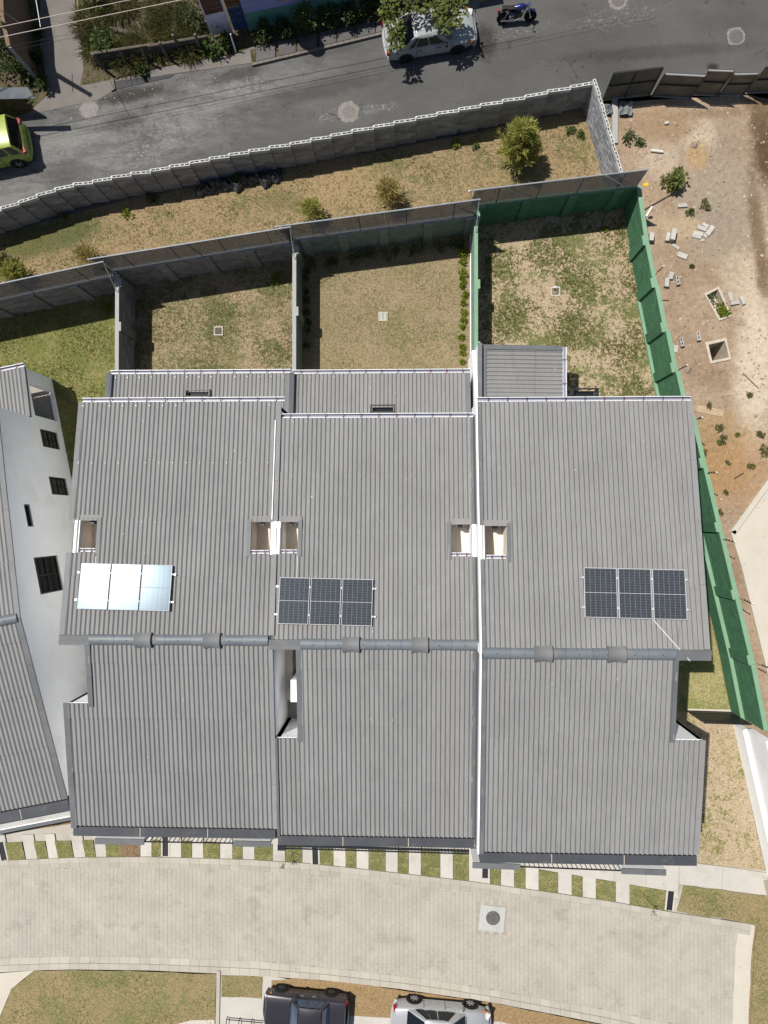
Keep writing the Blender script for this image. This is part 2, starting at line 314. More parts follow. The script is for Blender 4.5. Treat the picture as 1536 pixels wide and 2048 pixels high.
# --- plants
def leaf_mat(name, a, b, rough=0.55, scale=3.0):
    t = NT(name)
    f = t.math('ADD', t.math('MULTIPLY', t.noise(scale, 3, 0.6), 0.5), t.math('MULTIPLY', t.noise(35, 2, 0.5), 0.5))
    c = t.ramp(f, [(0.35, a), (0.65, b)])
    t.b.inputs['Transmission Weight'].default_value = 0.0
    m = t.done(c, rough, 0.3)
    tr = t.n('ShaderNodeBsdfTranslucent'); t.l(c, tr.inputs[0]); mx = t.n('ShaderNodeMixShader'); mx.inputs[0].default_value = 0.42
    t.l(t.b.outputs[0], mx.inputs[1]); t.l(tr.outputs[0], mx.inputs[2]); t.l(mx.outputs[0], t.out.inputs[0]); return m
leaf_mat('leaf_tree', (0.09, 0.12, 0.024), (0.19, 0.21, 0.055)); leaf_mat('leaf_dark', (0.03, 0.05, 0.014), (0.065, 0.085, 0.024))
leaf_mat('leaf_conifer', (0.22, 0.235, 0.05), (0.42, 0.41, 0.11)); leaf_mat('leaf_yellow', (0.24, 0.195, 0.055), (0.38, 0.31, 0.11)); leaf_mat('leaf_olive', (0.1, 0.115, 0.035), (0.2, 0.19, 0.075))
leaf_mat('leaf_bright', (0.10, 0.15, 0.012), (0.22, 0.24, 0.02)); leaf_mat('leaf_weed', (0.045, 0.085, 0.02), (0.1, 0.14, 0.035))
leaf_mat('grass_blade_dry', (0.24, 0.18, 0.09), (0.4, 0.31, 0.17)); leaf_mat('grass_blade_green', (0.105, 0.112, 0.03), (0.2, 0.19, 0.065))
leaf_mat('grass_long', (0.065, 0.08, 0.02), (0.15, 0.14, 0.05))
plain('bark', (0.1, 0.075, 0.05), 0.9, var=0.3, scale=8, bump=0.5); plain('old_wood', (0.1, 0.085, 0.068), 0.9, var=0.3, scale=5, bump=0.4, rnd=0.15)
plain('timber', (0.36, 0.27, 0.17), 0.85, var=0.2, scale=6, rnd=0.1)
# --- far side of the street
plain('rust_sheet', (0.11, 0.05, 0.03), 0.8, var=0.35, scale=2.5); plain('white_sheet', (0.58, 0.58, 0.68), 0.7, var=0.15)
plain('blue_paint', (0.03, 0.065, 0.16), 0.6, var=0.35, scale=4); plain('lavender_wall', (0.26, 0.28, 0.52), 0.9, var=0.14, scale=2, bump=0.4, bscale=12)
plain('teal_wall', (0.1, 0.27, 0.215), 0.9, var=0.22, scale=1.6, bump=0.4, bscale=12, dirt=((0.06, 0.1, 0.08), 1.5, 0.6))
plain('brown_wall', (0.16, 0.105, 0.072), 0.9, var=0.15, scale=1.2, bump=0.3)
plain('zinc_sheet', (0.2, 0.22, 0.23), 0.6, 0.4, metal=0.2, var=0.3, scale=1.6, dirt=((0.16, 0.08, 0.035), 0.8, 0.8))
plain('metal_fence', (0.27, 0.25, 0.2), 0.6, 0.4, metal=0.15, var=0.25, scale=1.5, dirt=((0.06, 0.045, 0.035), 1.2, 0.7))
plain('pale_pipe', (0.62, 0.6, 0.55), 0.6, var=0.1); plain('tarp_black', (0.05, 0.052, 0.058), 0.35, 0.5, var=0.3, scale=3)
plain('stone', (0.33, 0.265, 0.2), 0.95, var=0.25, scale=6, rnd=0.3)
plain('wire', (0.5, 0.42, 0.36), 0.5, 0.4, var=0.1); plain('pole_concrete', (0.3, 0.29, 0.27), 0.9)
# --- vehicles
def paint(name, col, rough=0.3, metal=0.0, var=0.03, coat=0.6, dirt=None):
    plain(name, col, rough, 0.5, metal, var=var, scale=2, dirt=dirt); b = [n for n in MAT[name].node_tree.nodes if n.type == 'BSDF_PRINCIPLED'][0]
    b.inputs['Coat Weight'].default_value = coat; b.inputs['Coat Roughness'].default_value = 0.08
paint('paint_white', (0.27, 0.285, 0.29), 0.55, 0.0, 0.12, 0.1, ((0.3, 0.3, 0.29), 1.5, 0.6)); paint('paint_silver', (0.43, 0.44, 0.45), 0.35, 0.35)
paint('paint_dark', (0.028, 0.025, 0.031), 0.3, 0.1, 0.06, 0.5); paint('paint_lime', (0.27, 0.33, 0.045), 0.35, 0.0); paint('paint_blue', (0.01, 0.015, 0.12), 0.3, 0.2)
plain('tyre', (0.013, 0.013, 0.014), 0.85, 0.2); plain('rim', (0.4, 0.4, 0.41), 0.35, 0.5, metal=0.6); plain('steel_rim', (0.055, 0.055, 0.057), 0.5, 0.4, metal=0.4)
plain('car_glass', (0.008, 0.009, 0.011), 0.05, 0.6, var=0.1); plain('glass_blue', (0.03, 0.055, 0.1), 0.06, 0.7, var=0.2)
plain('trim_black', (0.015, 0.015, 0.016), 0.6); plain('lamp_red', (0.3, 0.012, 0.012), 0.2, 0.5); plain('lamp_amber', (0.6, 0.16, 0.01), 0.2, 0.5)
plain('lamp_clear', (0.55, 0.56, 0.56), 0.15, 0.6); plain('chrome', (0.6, 0.6, 0.61), 0.15, 0.5, metal=1.0); plain('seat_black', (0.02, 0.018, 0.017), 0.7)

# ================================================================== the setting: ground, roads, paving
def sheet(name, outer, z, mat, holes=(), label=None):
    loops = [[Vector((x, y, 0)) for x, y in lp] for lp in (outer, *holes)]
    tris = geometry.tessellate_polygon(loops); pts = [p for lp in loops for p in lp]
    fs = []
    for a, b, c in tris:
        if (pts[b]-pts[a]).cross(pts[c]-pts[a]).z < 0: b, c = c, b
        fs.append((a, b, c))
    me = bpy.data.meshes.new(name); me.from_pydata([(p.x, p.y, z) for p in pts], [], fs); me.materials.append(MAT[mat]); me.update()
    o = link(name, me, None, 'structure')
    if label: o['label'] = label
    return o
def px(*pts, z=0.0): return [xy(u, v, z) for u, v in pts]
def wob(poly, step=0.4, amt=0.06):
    """ragged outline of a lawn or worn edge"""
    out = []
    for a, b in zip(poly, poly[1:]+poly[:1]):
        n = max(1, int(math.dist(a, b)/step))
        for i in range(n):
            t = i/n; out.append((lerp(a[0], b[0], t)+random.uniform(-amt, amt), lerp(a[1], b[1], t)+random.uniform(-amt, amt)))
    return out
PIT = px((1417, 690), (1449, 682), (1457, 716), (1423, 723)); BED = px((1411, 590), (1436, 576), (1459, 632), (1438, 639))
sheet('ground', [(-400, -400), (400, -400), (400, 400), (-400, 400)], -0.06, 'grass_dry', [PIT, BED])
sheet('road', px((-500, 400), (-60, 232), (60, 202), (190, 180), (330, 146), (500, 112), (640, 88), (770, 58), (955, 5), (1090, -30), (1300, -90), (2000, -190), (2000, 300), (1500, 190), (1300, 200), (1190, 210), (900, 275), (600, 330), (300, 385), (0, 470), (-300, 560)), 0.0, 'asphalt')
sheet('alley_path', px((82, -60), (148, -60), (152, 40), (163, 95), (167, 140), (160, 172), (222, 160), (224, 183), (196, 200), (130, 214), (52, 232), (96, 190), (92, 150), (80, 90)), 0.012, 'concrete_alley')
sheet('pavement', px((224, 163), (330, 134), (474, 108), (505, 94), (640, 68), (770, 40), (955, -4), (958, 16), (770, 60), (640, 88), (505, 126), (420, 138), (330, 150), (226, 176)), 0.02, 'concrete_alley')
sheet('bank_soil', px((150, -200), (158, 60), (172, 140), (222, 158), (330, 132), (474, 106), (640, 66), (955, -8), (1200, -80), (1200, -300), (150, -300)), 0.008, 'soil_dark')
sheet('corner_soil', px((140, 20), (150, 172), (226, 170), (240, 148), (200, 132), (176, 110), (166, 20)), .010, 'soil_dark')
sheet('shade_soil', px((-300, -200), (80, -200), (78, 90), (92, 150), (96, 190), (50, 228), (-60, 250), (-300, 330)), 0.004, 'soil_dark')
# planted and dirt plots between the walls
sheet('back_strip', px((-300, 560), (0, 470), (300, 385), (600, 330), (900, 275), (1170, 235), (1200, 345), (1245, 410), (1235, 425), (960, 455), (700, 500), (585, 520), (270, 572), (0, 640), (-300, 720)), 0.004, 'grass_dry')
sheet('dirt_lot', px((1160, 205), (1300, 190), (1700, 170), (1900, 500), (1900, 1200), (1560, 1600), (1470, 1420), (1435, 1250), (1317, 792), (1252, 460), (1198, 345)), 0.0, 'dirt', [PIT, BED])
sheet('yard_lawn', px((-250, 700), (0, 635), (270, 580), (275, 1000), (330, 1290), (-250, 1290)), 0.012, 'grass_green')
sheet('yard_lawn', px((268, 566), (590, 512), (592, 860), (268, 860)), 0.016, 'grass_mixed')
sheet('yard_lawn', px((592, 512), (940, 462), (940, 860), (593, 860)), 0.020, 'grass_even')
sheet('yard_lawn', px((941, 456), (1245, 412), (1262, 500), (1330, 830), (1330, 860), (941, 860)), 0.024, 'grass_patchy')
sheet('side_lawn', px((1262, 860), (1335, 855), (1462, 1425), (1262, 1425)), 0.016, 'grass_side')
sheet('side_strip', px((1262, 1425), (1463, 1425), (1478, 1500), (1508, 1640), (1530, 1742), (1300, 1720), (1262, 1720)), 0.020, 'grass_thin')
# concrete drive on the right
sheet('driveway', px((1536, 968), (1467, 1066), (1487, 1130), (1560, 1440), (1900, 1440), (1900, 600)), 0.016, 'concrete_pale')
kb = MB()
for a, b in zip(*(lambda p: (p[:-1], p[1:]))(px((1640, 812), (1538, 953), (1459, 1063), (1480, 1130), (1556, 1440)))):
    kb.wallseg(a, b, 0.24, -0.02, 0.13)
kb.build('driveway_kerb', 'concrete_pale', None, kind='structure')

# ---- front: verge, slabs, kerbs, pavers
KU = [-700, -300, 0, 100, 160, 300, 500, 610, 700, 780, 930, 1100, 1220, 1350, 1440, 1509]
KV = [1800, 1750, 1719, 1715, 1712.5, 1711.5, 1717, 1724, 1733, 1742, 1759, 1782, 1800, 1823, 1836, 1847]
GU = [-700, -300, 0, 130, 260, 500, 610, 780, 960, 1150, 1340, 1500]; GV = [1820, 1769, 1739, 1736, 1735, 1741, 1748, 1765, 1786, 1815, 1845, 1872]
LU = [-700, -300, 0, 20, 170, 300, 520, 700, 850, 1000, 1100, 1200, 1340, 1500]; LV = [2000, 1940, 1918, 1915, 1912, 1914, 1922, 1940, 1957, 1982, 2000, 2017, 2046, 2084]
BU = [-700, -300, 0, 70, 150, 300, 430, 520, 650, 800, 985, 1120, 1220, 1400, 1500]; BV = [2024, 1965, 1942, 1938, 1936, 1938, 1944, 1949, 1958, 1975, 2002, 2028, 2048, 2090, 2112]
vk = lambda u: float(np.interp(u, KU, KV)); vg = lambda u: float(np.interp(u, GU, GV)); vl = lambda u: float(np.interp(u, LU, LV)); vb = lambda u: float(np.interp(u, BU, BV))
us = list(range(-600, 1500, 60))+[1500]
sheet('front_path', [xy(u, vk(u)+1) for u in [-600]+list(range(-540, 1500, 60))]+px((1545, 1790), (1545, 1742), (1360, 1722), (1262, 1700), (1262, 1560), (230, 1560), (190, 1640), (-600, 1760)), 0.03, 'concrete')
street = sheet('street', [xy(u, vg(u)-6) for u in us]+[xy(1506, 1852), xy(1494, 2110)]+[xy(u, vl(u)+6) for u in us[::-1]], -0.025, 'joint_sand')
# pavers: stretcher courses across the street; the 300 nearest the middle of the picture one by one, the rest as one mass
vgx = lambda x, y: 0
def px_of(x, y):
    q = CAM_R.transposed() @ Vector((x, y, -CAM_H)); return 768+FPX*q.x/-q.z, 1024-FPX*q.y/-q.z
cells = []
PW, PL, J, JY = 0.2, 0.3, 0.007, 0.003
for i in range(-165, 83):
    for k in range(-95, -50):
        x = i*PW+0.1; y = k*PL+(PL/2 if i % 2 else 0)
        y += 0.0006*(x+6)**2*0
        u, v = px_of(x, y)
        if u < -420 or u > 1478: continue
        if v < vg(u)-5 or v > vl(u)+5: continue
        if 956 < u < 1013 and 1806 < v < 1864: continue
        cells.append((x, y, (u-760)**2+(v-1760)**2))
cells.sort(key=lambda c: c[2])
_x, _y = PW/2-J/2, PL/2-JY/2
pm = MB().add([(sx*_x, sy*_y, z) for z in (-0.05, 0) for sx, sy in ((-1,-1), (1,-1), (1,1), (-1,1))], [(4,5,6,7),(0,1,5,4),(1,2,6,5),(2,3,7,6),(3,0,4,7)])
pme = pm.mesh('paver', 'paver'); rest = MB()
for n, (x, y, _) in enumerate(cells):
    dz = random.uniform(-0.004, 0.004)
    if n < 300: link('paver', pme, street, loc=(x, y, dz))
    else: rest.add([(a+x, b+y, c+dz) for a, b, c in pm.v], pm.f)
rest.build('pavers', 'paver', street, kind='stuff')
def kerb_run(name, up, dn, u0, u1, step, mat, ztop, zlow, gap=0.3):
    base = MB(); n = int((u1-u0)/step); stones = []
    for i in range(n):
        ua, ub = u0+i*step+gap*0.5, u0+(i+1)*step-gap*0.5
        for f0, f1, z0, z1 in ((0.0, 0.5, ztop[0], ztop[1]), (0.5, 1.0, zlow[0], zlow[1])):
            q = [xy(u, lerp(up(u), dn(u), f)) for u, f in ((ua, f1), (ub, f1), (ub, f0+0.02), (ua, f0+0.02))]
            zz = (z1, z1, z0, z0); stones.append(([(x, y, -0.1) for x, y in q], [(x, y, z) for (x, y), z in zip(q, zz)]))
    k = sheet(name, [xy(u, up(u)-0.5) for u in us if u0-1 <= u <= u1+1]+[xy(u, dn(u)+0.5) for u in us[::-1] if u0-1 <= u <= u1+1], -0.012, 'joint_sand')
    for b, tt in stones: MB().hexa(b, tt).build('kerb_stone', mat, k)
kerb_run('kerb', vk, vg, -600, 1500, 20.0, 'kerb_stone', (0.115, 0.10), (0.085, 0.012))
kerb_run('kerb_far', vl, vb, -600, 1500, 20.0, 'kerb_stone', (0.012, 0.075), (0.09, 0.105))
sheet('street_end', wob(px((1478, 1838), (1510, 1848), (1502, 1920), (1494, 2110), (1462, 2110), (1470, 1900)), 0.5, 0.02), 0.022, 'concrete_pale')
VU = [-600, 0, 250, 545, 700, 945, 1000, 1077, 1335]; VV = [1758, 1683, 1676, 1686, 1692, 1703, 1720, 1737, 1780]
vt = lambda u: float(np.interp(u, VU, VV))
GR = [(-150, -128, 9), (-100, -70, 9), (-45, -18, 9), (12, 45, 9), (69, 91, 8), (111, 142, 8), (166, 187, 7), (212, 243, 3), (243.4, 282, 0), (305, 325, 0), (364, 385, 0), (408, 441, 0), (466, 486, 0), (510, 546, 0), (571, 605, 0), (639, 667, 0), (692, 713, 0), (738, 771, 0), (796, 817, 0), (842, 880, 0), (906, 937, 0), (980, 1001, 0), (1028, 1050, 0), (1077, 1115, 0), (1143, 1164, 0), (1191, 1230, 0), (1258, 1333, 0)]
for n, (a, b, sk) in enumerate(GR):
    sheet('verge_grass', wob([xy(a+sk, vk(a+sk)-0.5), xy(b+sk*(0 if n == 7 else 1), vk(b)-0.5), xy(b, vt(b)), xy(a, vt(a))], 0.3, 0.015), 0.108+0.001*(n % 3), 'grass_litter' if n == 8 else 'grass_verge')
slab_bed = sheet('verge_path', [xy(u, vk(u)-1) for u in range(-300, 1400, 50)]+[xy(u, vt(u)+2) for u in range(1330, -301, -50)], 0.04, 'joint_sand')
for n in range(len(GR)-1):
    (a0, a1, s0), (b0, b1, s1) = GR[n], GR[n+1]
    s0 = 0 if n == 7 else s0
    if a1+1 >= b0: continue
    MB().prism([xy(a1+s0+0.6, vk(a1)-0.6), xy(b0+s1-0.6, vk(b0)-0.6), xy(b0-0.6, vt(b0)-14), xy(a1+0.6, vt(a1)-14)], 0.0, 0.1+random.uniform(-0.004, 0.006)).build('slab', 'concrete_slab', slab_bed)
walk = sheet('side_path', px((1262, 1700), (1400, 1725), (1530, 1743), (1545, 1790), (1363, 1766), (1352, 1800), (1335, 1779), (1080, 1736), (1000, 1716)), 0.104, 'joint_sand')
for q in (((1004, 1716), (1095, 1716), (1102, 1739), (1080, 1735)), ((1096, 1716), (1226, 1716), (1226, 1760), (1103, 1740)), ((1227, 1716), (1290, 1716), (1290, 1772), (1227, 1760.5)), ((1291, 1716), (1356, 1722), (1354, 1797), (1336, 1779), (1291, 1772)), ((1357, 1722), (1443, 1731), (1440, 1776), (1357, 1765)), ((1444, 1731), (1532, 1744), (1536, 1789), (1441, 1776))):
    MB().prism(px(*q), 0.02, 0.112).build('slab', 'concrete_slab', walk)
sheet('end_lawn', wob(px((1364, 1768), (1536, 1790), (1700, 1815), (1700, 2150), (1496, 2150), (1506, 1900), (1514, 1850), (1440, 1834), (1352, 1820)), 0.5, 0.03), 0.1, 'grass_lawn')
sheet('corner_lawn', wob(px((70, 1939), (150, 1937), (300, 1940), (434, 1946), (430, 2200), (-120, 2200), (0, 2035), (25, 1975)), 0.5, 0.03), 0.1, 'grass_lawn')
sheet('corner_path', px((-300, 1968), (0, 1944), (70, 1938.5), (25, 1975), (0, 2035), (-120, 2200), (-300, 2200)), 0.092, 'concrete_pale')
sheet('parking_lawn', wob(px((444, 1946), (527, 1951), (525, 1994), (443, 1990)), 0.4, 0.02), 0.112, 'grass_lawn')
sheet('parking_lawn', wob(px((590, 1954), (700, 1963), (985, 2003), (1220, 2050), (1500, 2114), (1500, 2180), (1000, 2040), (800, 2033), (690, 2028), (540, 2012), (545, 1958)), 0.4, 0.02), 0.106, 'grass_brown')
sheet('parking_slab', px((440, 1945), (545, 1950), (1500, 2116), (1500, 2260), (440, 2260)), 0.098, 'concrete_slab')
sheet('inner_path', px((340, 2048), (385, 2037), (430, 2036), (430, 2200), (330, 2200)), 0.116, 'concrete_pale')
MB().prism(px((435, 1938), (442, 1938.5), (437, 2200), (430, 2200)), 0.0, 0.16).build('lawn_edging', 'kerb_stone', None, kind='structure')
sheet('yard_gate_sill', px((1375, 1417), (1462, 1419), (1463, 1424), (1375, 1423)), 0.03, 'concrete_pale')

# ================================================================== houses
def corrugated(parent, T, x0, x1, ylo, yhi, rows, zf, holes=(), pitch=0.177, amp=0.03, sheet_w=0.885, mat='roof_cement', name='roof_sheet', screws=None):
    """sheets of corrugated cement in courses; ylo is the low edge, yhi the ridge edge (either order in y)"""
    s = 1 if yhi > ylo else -1
    br = [ylo]+list(rows)+[yhi]; cx = x0
    while cx < x1-0.02:
        ce = min(cx+sheet_w, x1)
        for r in range(len(br)-1):
            a, b = br[r], br[r+1]+(s*0.12 if r < len(br)-2 else 0)
            xs = sorted({cx, ce, *[h for hh in holes for h in hh[:2] if cx < h < ce]})
            mb = MB()
            for xa, xb in zip(xs[:-1], xs[1:]):
                xm = (xa+xb)/2; iv = [(min(a, b), max(a, b))]
                for hx0, hx1, hy0, hy1 in holes:
                    if hx0 < xm < hx1:
                        nv = []
                        for l, h in iv:
                            if hy1 <= l or hy0 >= h: nv.append((l, h)); continue
                            if hy0 > l: nv.append((l, hy0))
                            if hy1 < h: nv.append((hy1, h))
                        iv = nv
                for l, h in iv:
                    n = max(2, int(round((xb-xa)/(pitch/8))))
                    vs = []
                    lo, hi = (l, h) if s > 0 else (h, l)
                    for i in range(n+1):
                        x = lerp(xa, xb, i/n); w = amp*math.tanh(1.7*math.cos(2*math.pi*(x-x0)/pitch))/0.935
                        for y, dz in ((lo, -0.028), (lo, 0.014), (hi, 0.0)):
                            f = abs(y-a)/max(0.01, abs(b-a)); z = zf(y)+w+0.024*(1-f)
                            vs.append(T(x, y-(0.0004*s if dz < 0 else 0), z+(dz if dz < 0 else 0)))
                    mb.add(vs, [q for i in range(n) for q in ((i*3, i*3+3, i*3+4, i*3+1), (i*3+1, i*3+4, i*3+5, i*3+2))])
                    if screws is not None and abs(h-l) > 1.0:
                        k0 = math.ceil((xa-x0)/pitch)
                        for k in range(k0, int((xb-x0)/pitch)+1):
                            if (k*7+r*3) % 3 or random.random() < .3: continue
                            yy = lo+s*0.16; p = T(x0+k*pitch, yy, zf(yy)+amp+0.02); screws.box(p, (0.021, 0.021, 0.018))
            if mb.v: mb.build(name, mat, parent, smooth=38)
        cx = ce
    return parent
def half_pipe(mb, T, xa, xb, y, z, r, n=8, flat=0.75, wall=0.02):
    vs = []
    for x in (xa, xb):
        for i in range(n+1):
            t = math.pi*i/n; vs.append(T(x, y+r*math.cos(t), z+r*flat*math.sin(t)))
    m = n+1
    mb.add(vs, [(i, i+1, m+i+1, m+i) for i in range(n)]+[tuple(range(m))[::-1], tuple(range(m, 2*m))])
def gutter(parent, T, x0, x1, y, z, out, spacing=0.68, w=0.15, holes=None):
    """open metal channel along x on the low edge; out = +1/-1 side away from the roof"""
    g = MB(); yi, yo = y+out*0.01, y+out*w
    def slab(ya, yb, za, zb):
        nonlocal g
        q = [(x0, ya), (x1, ya), (x1, yb), (x0, yb)]
        if (yb-ya) < 0: q = q[::-1]
        g.hexa([T(a, b, za) for a, b in q], [T(a, b, zb) for a, b in q])
    slab(yo, yo+out*0.03, z-0.12, z+0.01); slab(yi, yi-out*-0.035, z-0.105, z-0.02)
    go = g.build('gutter', 'gutter_metal', parent)
    g = MB(); slab(yi, yo, z-0.12, z-0.105); g.build('gutter_bed', 'gutter_inner', go)
    n = max(2, int((x1-x0)/spacing))
    for i in range(n):
        xx = x0+(i+0.55)*(x1-x0)/n; b = MB()
        q = [(xx-0.014, yi-out*0.06), (xx+0.014, yi-out*0.06), (xx+0.014, yo+out*0.02), (xx-0.014, yo+out*0.02)]
        if out < 0: q = q[::-1]
        b.hexa([T(*p, z+0.012) for p in q], [T(*p, z+0.024) for p in q]); b.build('gutter_bracket', 'bracket_rust', go)
    return go
def tbox(mb, T, x0, x1, y0, y1, za, zb, zc=None, zd=None):
    """box with bottom za and top zb; zc/zd give bottom/top at y1 when it slopes"""
    zc = za if zc is None else zc; zd = zb if zd is None else zd
    mb.hexa([T(x0, y0, za), T(x1, y0, za), T(x1, y1, zc), T(x0, y1, zc)], [T(x0, y0, zb), T(x1, y0, zb), T(x1, y1, zd), T(x0, y1, zd)]); return mb

class House:
    def __init__(s, label, x0, x1, yr, yri, yf, zri, sr=0.164, sf=0.14, T=None, name='townhouse'):
        s.x0, s.x1, s.yr, s.yri, s.yf, s.zri, s.sr, s.sf = x0, x1, yr, yri, yf, zri, sr, sf
        s.T = T or (lambda x, y, z: (x, y, z))
        s.o = thing(name, s.T((x0+x1)/2, (yr+yf)/2, 0), label, 'house')
    def z(s, y): return s.zri-(s.sr*(y-s.yri) if y > s.yri else s.sf*(s.yri-y))
    def pt(s, u, v, dz=0.0):
        z = s.zri
        for _ in range(6): p = at(u, v, z+dz); z = s.z(p.y)
        return at(u, v, z+dz)
def flash(h, xa, xb, ya, yb, mat='flashing', lift=0.045, n=4, name='verge_flashing', th=0.012):
    for i in range(n):
        a, b = lerp(ya, yb, i/n), lerp(ya, yb, (i+1)/n); lo, hi = min(a, b)+0.004, max(a, b)-0.002; k = lift+0.006*(i % 2)
        m = tbox(MB(), h.T, xa, xb, lo, hi, h.z(lo)+k-th-0.05, h.z(lo)+k, h.z(hi)+k-th-0.05, h.z(hi)+k); m.build(name, mat, h.o)
def walls(h, notch, mat='white_wall'):
    """outer walls; notch = (side, width, ylen): open side court cut in just in front of the ridge"""
    side, nw, ny = notch; yb = h.yri-0.12; yc = h.yri-ny
    L, Rr = h.x0+0.06, h.x1-0.06
    if side < 0: outl = [(L, h.yr-0.15), (L, yb), (L+nw, yb), (L+nw, yc), (L, yc), (L, h.yf+0.1), (Rr, h.yf+0.1), (Rr, h.yr-0.15)]
    else: outl = [(L, h.yr-0.15), (L, h.yf+0.1), (Rr, h.yf+0.1), (Rr, yc), (Rr-nw, yc), (Rr-nw, yb), (Rr, yb), (Rr, h.yr-0.15)]
    for p, q in zip(outl, outl[1:]+outl[:1]):
        segs = [(p, q)]
        if p[0] == q[0] and (p[1]-h.yri)*(q[1]-h.yri) < 0: m = (p[0], h.yri); segs = [(p, m), (m, q)]
        for a, b in segs:
            pa, pb = h.T(*a, 0), h.T(*b, 0)
            MB().wallseg(pa, pb, 0.14, 0.0, h.z(a[1])-0.075, h.z(b[1])-0.075).build('wall', mat, h.o)
def well(h, xa, xb, ya, yb, depth=1.15, edge=0):
    """roof light well: shaft with pale inner walls, floor, curbs, a small gutter on the uphill side"""
    T = h.T; zb = h.z(ya)-depth
    for p, q in (((xa, ya), (xb, ya)), ((xb, ya), (xb, yb)), ((xb, yb), (xa, yb)), ((xa, yb), (xa, ya))):
        MB().wallseg(T(*p, 0), T(*q, 0), -0.06, zb, h.z(p[1])-0.05, h.z(q[1])-0.05).build('well_wall', 'cream_wall', h.o)
    tbox(MB(), T, xa-0.05, xb+0.05, ya-0.05, yb+0.05, zb-0.1, zb).build('well_floor', 'cream_wall', h.o)
    vent = tbox(MB(), T, lerp(xa, xb, .38), lerp(xa, xb, .62), yb-0.14, yb-0.005, h.z(yb)-0.42, h.z(yb)-0.2); vent.build('vent_grille', 'black_metal', h.o)
    gutter(h.o, T, xa+0.03, xb-0.03, ya, h.z(ya)-0.02, 1, 0.5, 0.12)
    if edge:
        a, b = (xa-0.24, xa-0.03) if edge < 0 else (xb+0.03, xb+0.24)
        tbox(MB(), T, a, b, ya-0.02, yb+0.02, h.z(ya)-0.4, h.z(ya)+0.03, h.z(yb)-0.4, h.z(yb)+0.03).build('well_curb', 'white_wall', h.o)
    k = (xb+0.0, xb+0.15) if edge < 0 else (xa-0.15, xa)
    tbox(MB(), T, k[0], k[1], ya-0.1, yb+0.1, h.z(ya)-0.02, h.z(ya)+0.05, h.z(yb)-0.02, h.z(yb)+0.05).build('well_flashing', 'flashing', h.o)
    tbox(MB(), T, xa-0.04, xb+0.12, yb, yb+0.22, h.z(yb)-0.02, h.z(yb)+0.036, h.z(yb+.22)-0.02, h.z(yb+.22)+0.036).build('well_flashing', 'roof_cement', h.o)
def ridge(h, xa, xb, vents, n):
    T = h.T; z = h.zri+0.0; xs = [lerp(xa, xb, i/n) for i in range(n+1)]
    for i, (a, b) in enumerate(zip(xs[:-1], xs[1:])):
        m = MB(); half_pipe(m, T, a+0.004, b-0.004, h.yri, z-0.02, 0.205-0.008*(i % 2), 8, 0.72); m.build('ridge_cap', 'ridge_blue', h.o, smooth=50)
        mm = MB(); p = T((a+b)/2, h.yri, z+0.13); mm.lathe(p, [(0.025, -0.01), (0.02, 0.012)], 8); mm.build('ridge_bolt', 'flashing_dark', h.o)
    for vx in vents:
        m = MB(); w = 0.31; n2 = 8; vs = []
        for x in np.linspace(vx-w, vx+w, 7):
            k = 0.055*((x-vx)/w)**2
            for t in np.linspace(-1, 1, 9): vs.append(T(x, h.yri+t*(0.27+k*0.5), z+0.175+k-0.16*t*t))
        m.add(vs, [(i*9+j, (i+1)*9+j, (i+1)*9+j+1, i*9+j+1) for i in range(6) for j in range(8)])
        rim = []
        for x in (vx-w, vx+w):
            for t in np.linspace(-1, 1, 9): rim.append(T(x, h.yri+t*0.26, z+0.02-0.1*t*t))
        base = len(m.v); m.add(rim, [])
        for e, off in ((0, 0), (6, 9)):
            for j in range(8):
                q = (e*9+j, e*9+j+1, base+off+j+1, base+off+j); m.f.append(q if e == 6 else q[::-1])
        v = m.build('ridge_vent', 'ridge_grey', h.o, smooth=50)
        c = MB(); half_pipe(c, T, vx+w+0.02, vx+w+0.2, h.yri, z-0.015, 0.2, 8, 0.72); c.build('vent_collar', 'ridge_grey', h.o, smooth=50)
def notch_cap(h, xa, xb):
    tbox(MB(), h.T, xa, xb, h.yri-0.02, h.yri+0.17, h.zri-0.1, h.zri+0.06).build('ridge_flashing', 'flashing', h.o)
    tbox(MB(), h.T, xa-0.02, xb, h.yri-0.2, h.yri-0.024, h.zri-0.2, h.zri+0.035).build('ridge_flashing', 'flashing', h.o)
def fascia(h, xa, xb, y0, n, depth=0.36, drop=0.05):
    z = h.z(y0)-drop
    tbox(MB(), h.T, xa+0.1, xb-0.1, y0-0.07, y0+0.06, z-0.3, z-0.12).build('box_gutter', 'black_metal', h.o)
    for i in range(n):
        a, b = lerp(xa, xb, i/n), lerp(xa, xb, (i+1)/n)
        tbox(MB(), h.T, a+0.008, b-0.008, y0-0.07-depth, y0-0.075, z-0.5, z+0.002*(i % 2)).build('fascia_panel', 'flashing_dark', h.o)
        if i: tbox(MB(), h.T, a-0.012, a+0.012, y0-0.07-depth+0.01, y0-0.08, z-0.45, z+0.006).build('fascia_joint', 'mortar', h.o)
def rear_window(h, x, w, y, z, hh=0.5):
    """black steel frame box standing out from the rear wall under the eave"""
    f = MB()
    for a, b in ((x, x+0.05), (x+w-0.05, x+w)): tbox(f, h.T, a, b, y, y+0.62, z, z+hh)
    tbox(f, h.T, x, x+w, y+0.57, y+0.622, z+hh-0.06, z+hh+0.004); tbox(f, h.T, x, x+w, y+0.3, y+0.34, z+hh-0.05, z+hh)
    f.build('window_canopy', 'black_metal', h.o)
    tbox(MB(), h.T, x+0.08, x+w-0.08, y+0.36, y+0.55, z+hh-0.32, z+hh-0.28).build('window_glazing', 'window_glass', h.o)

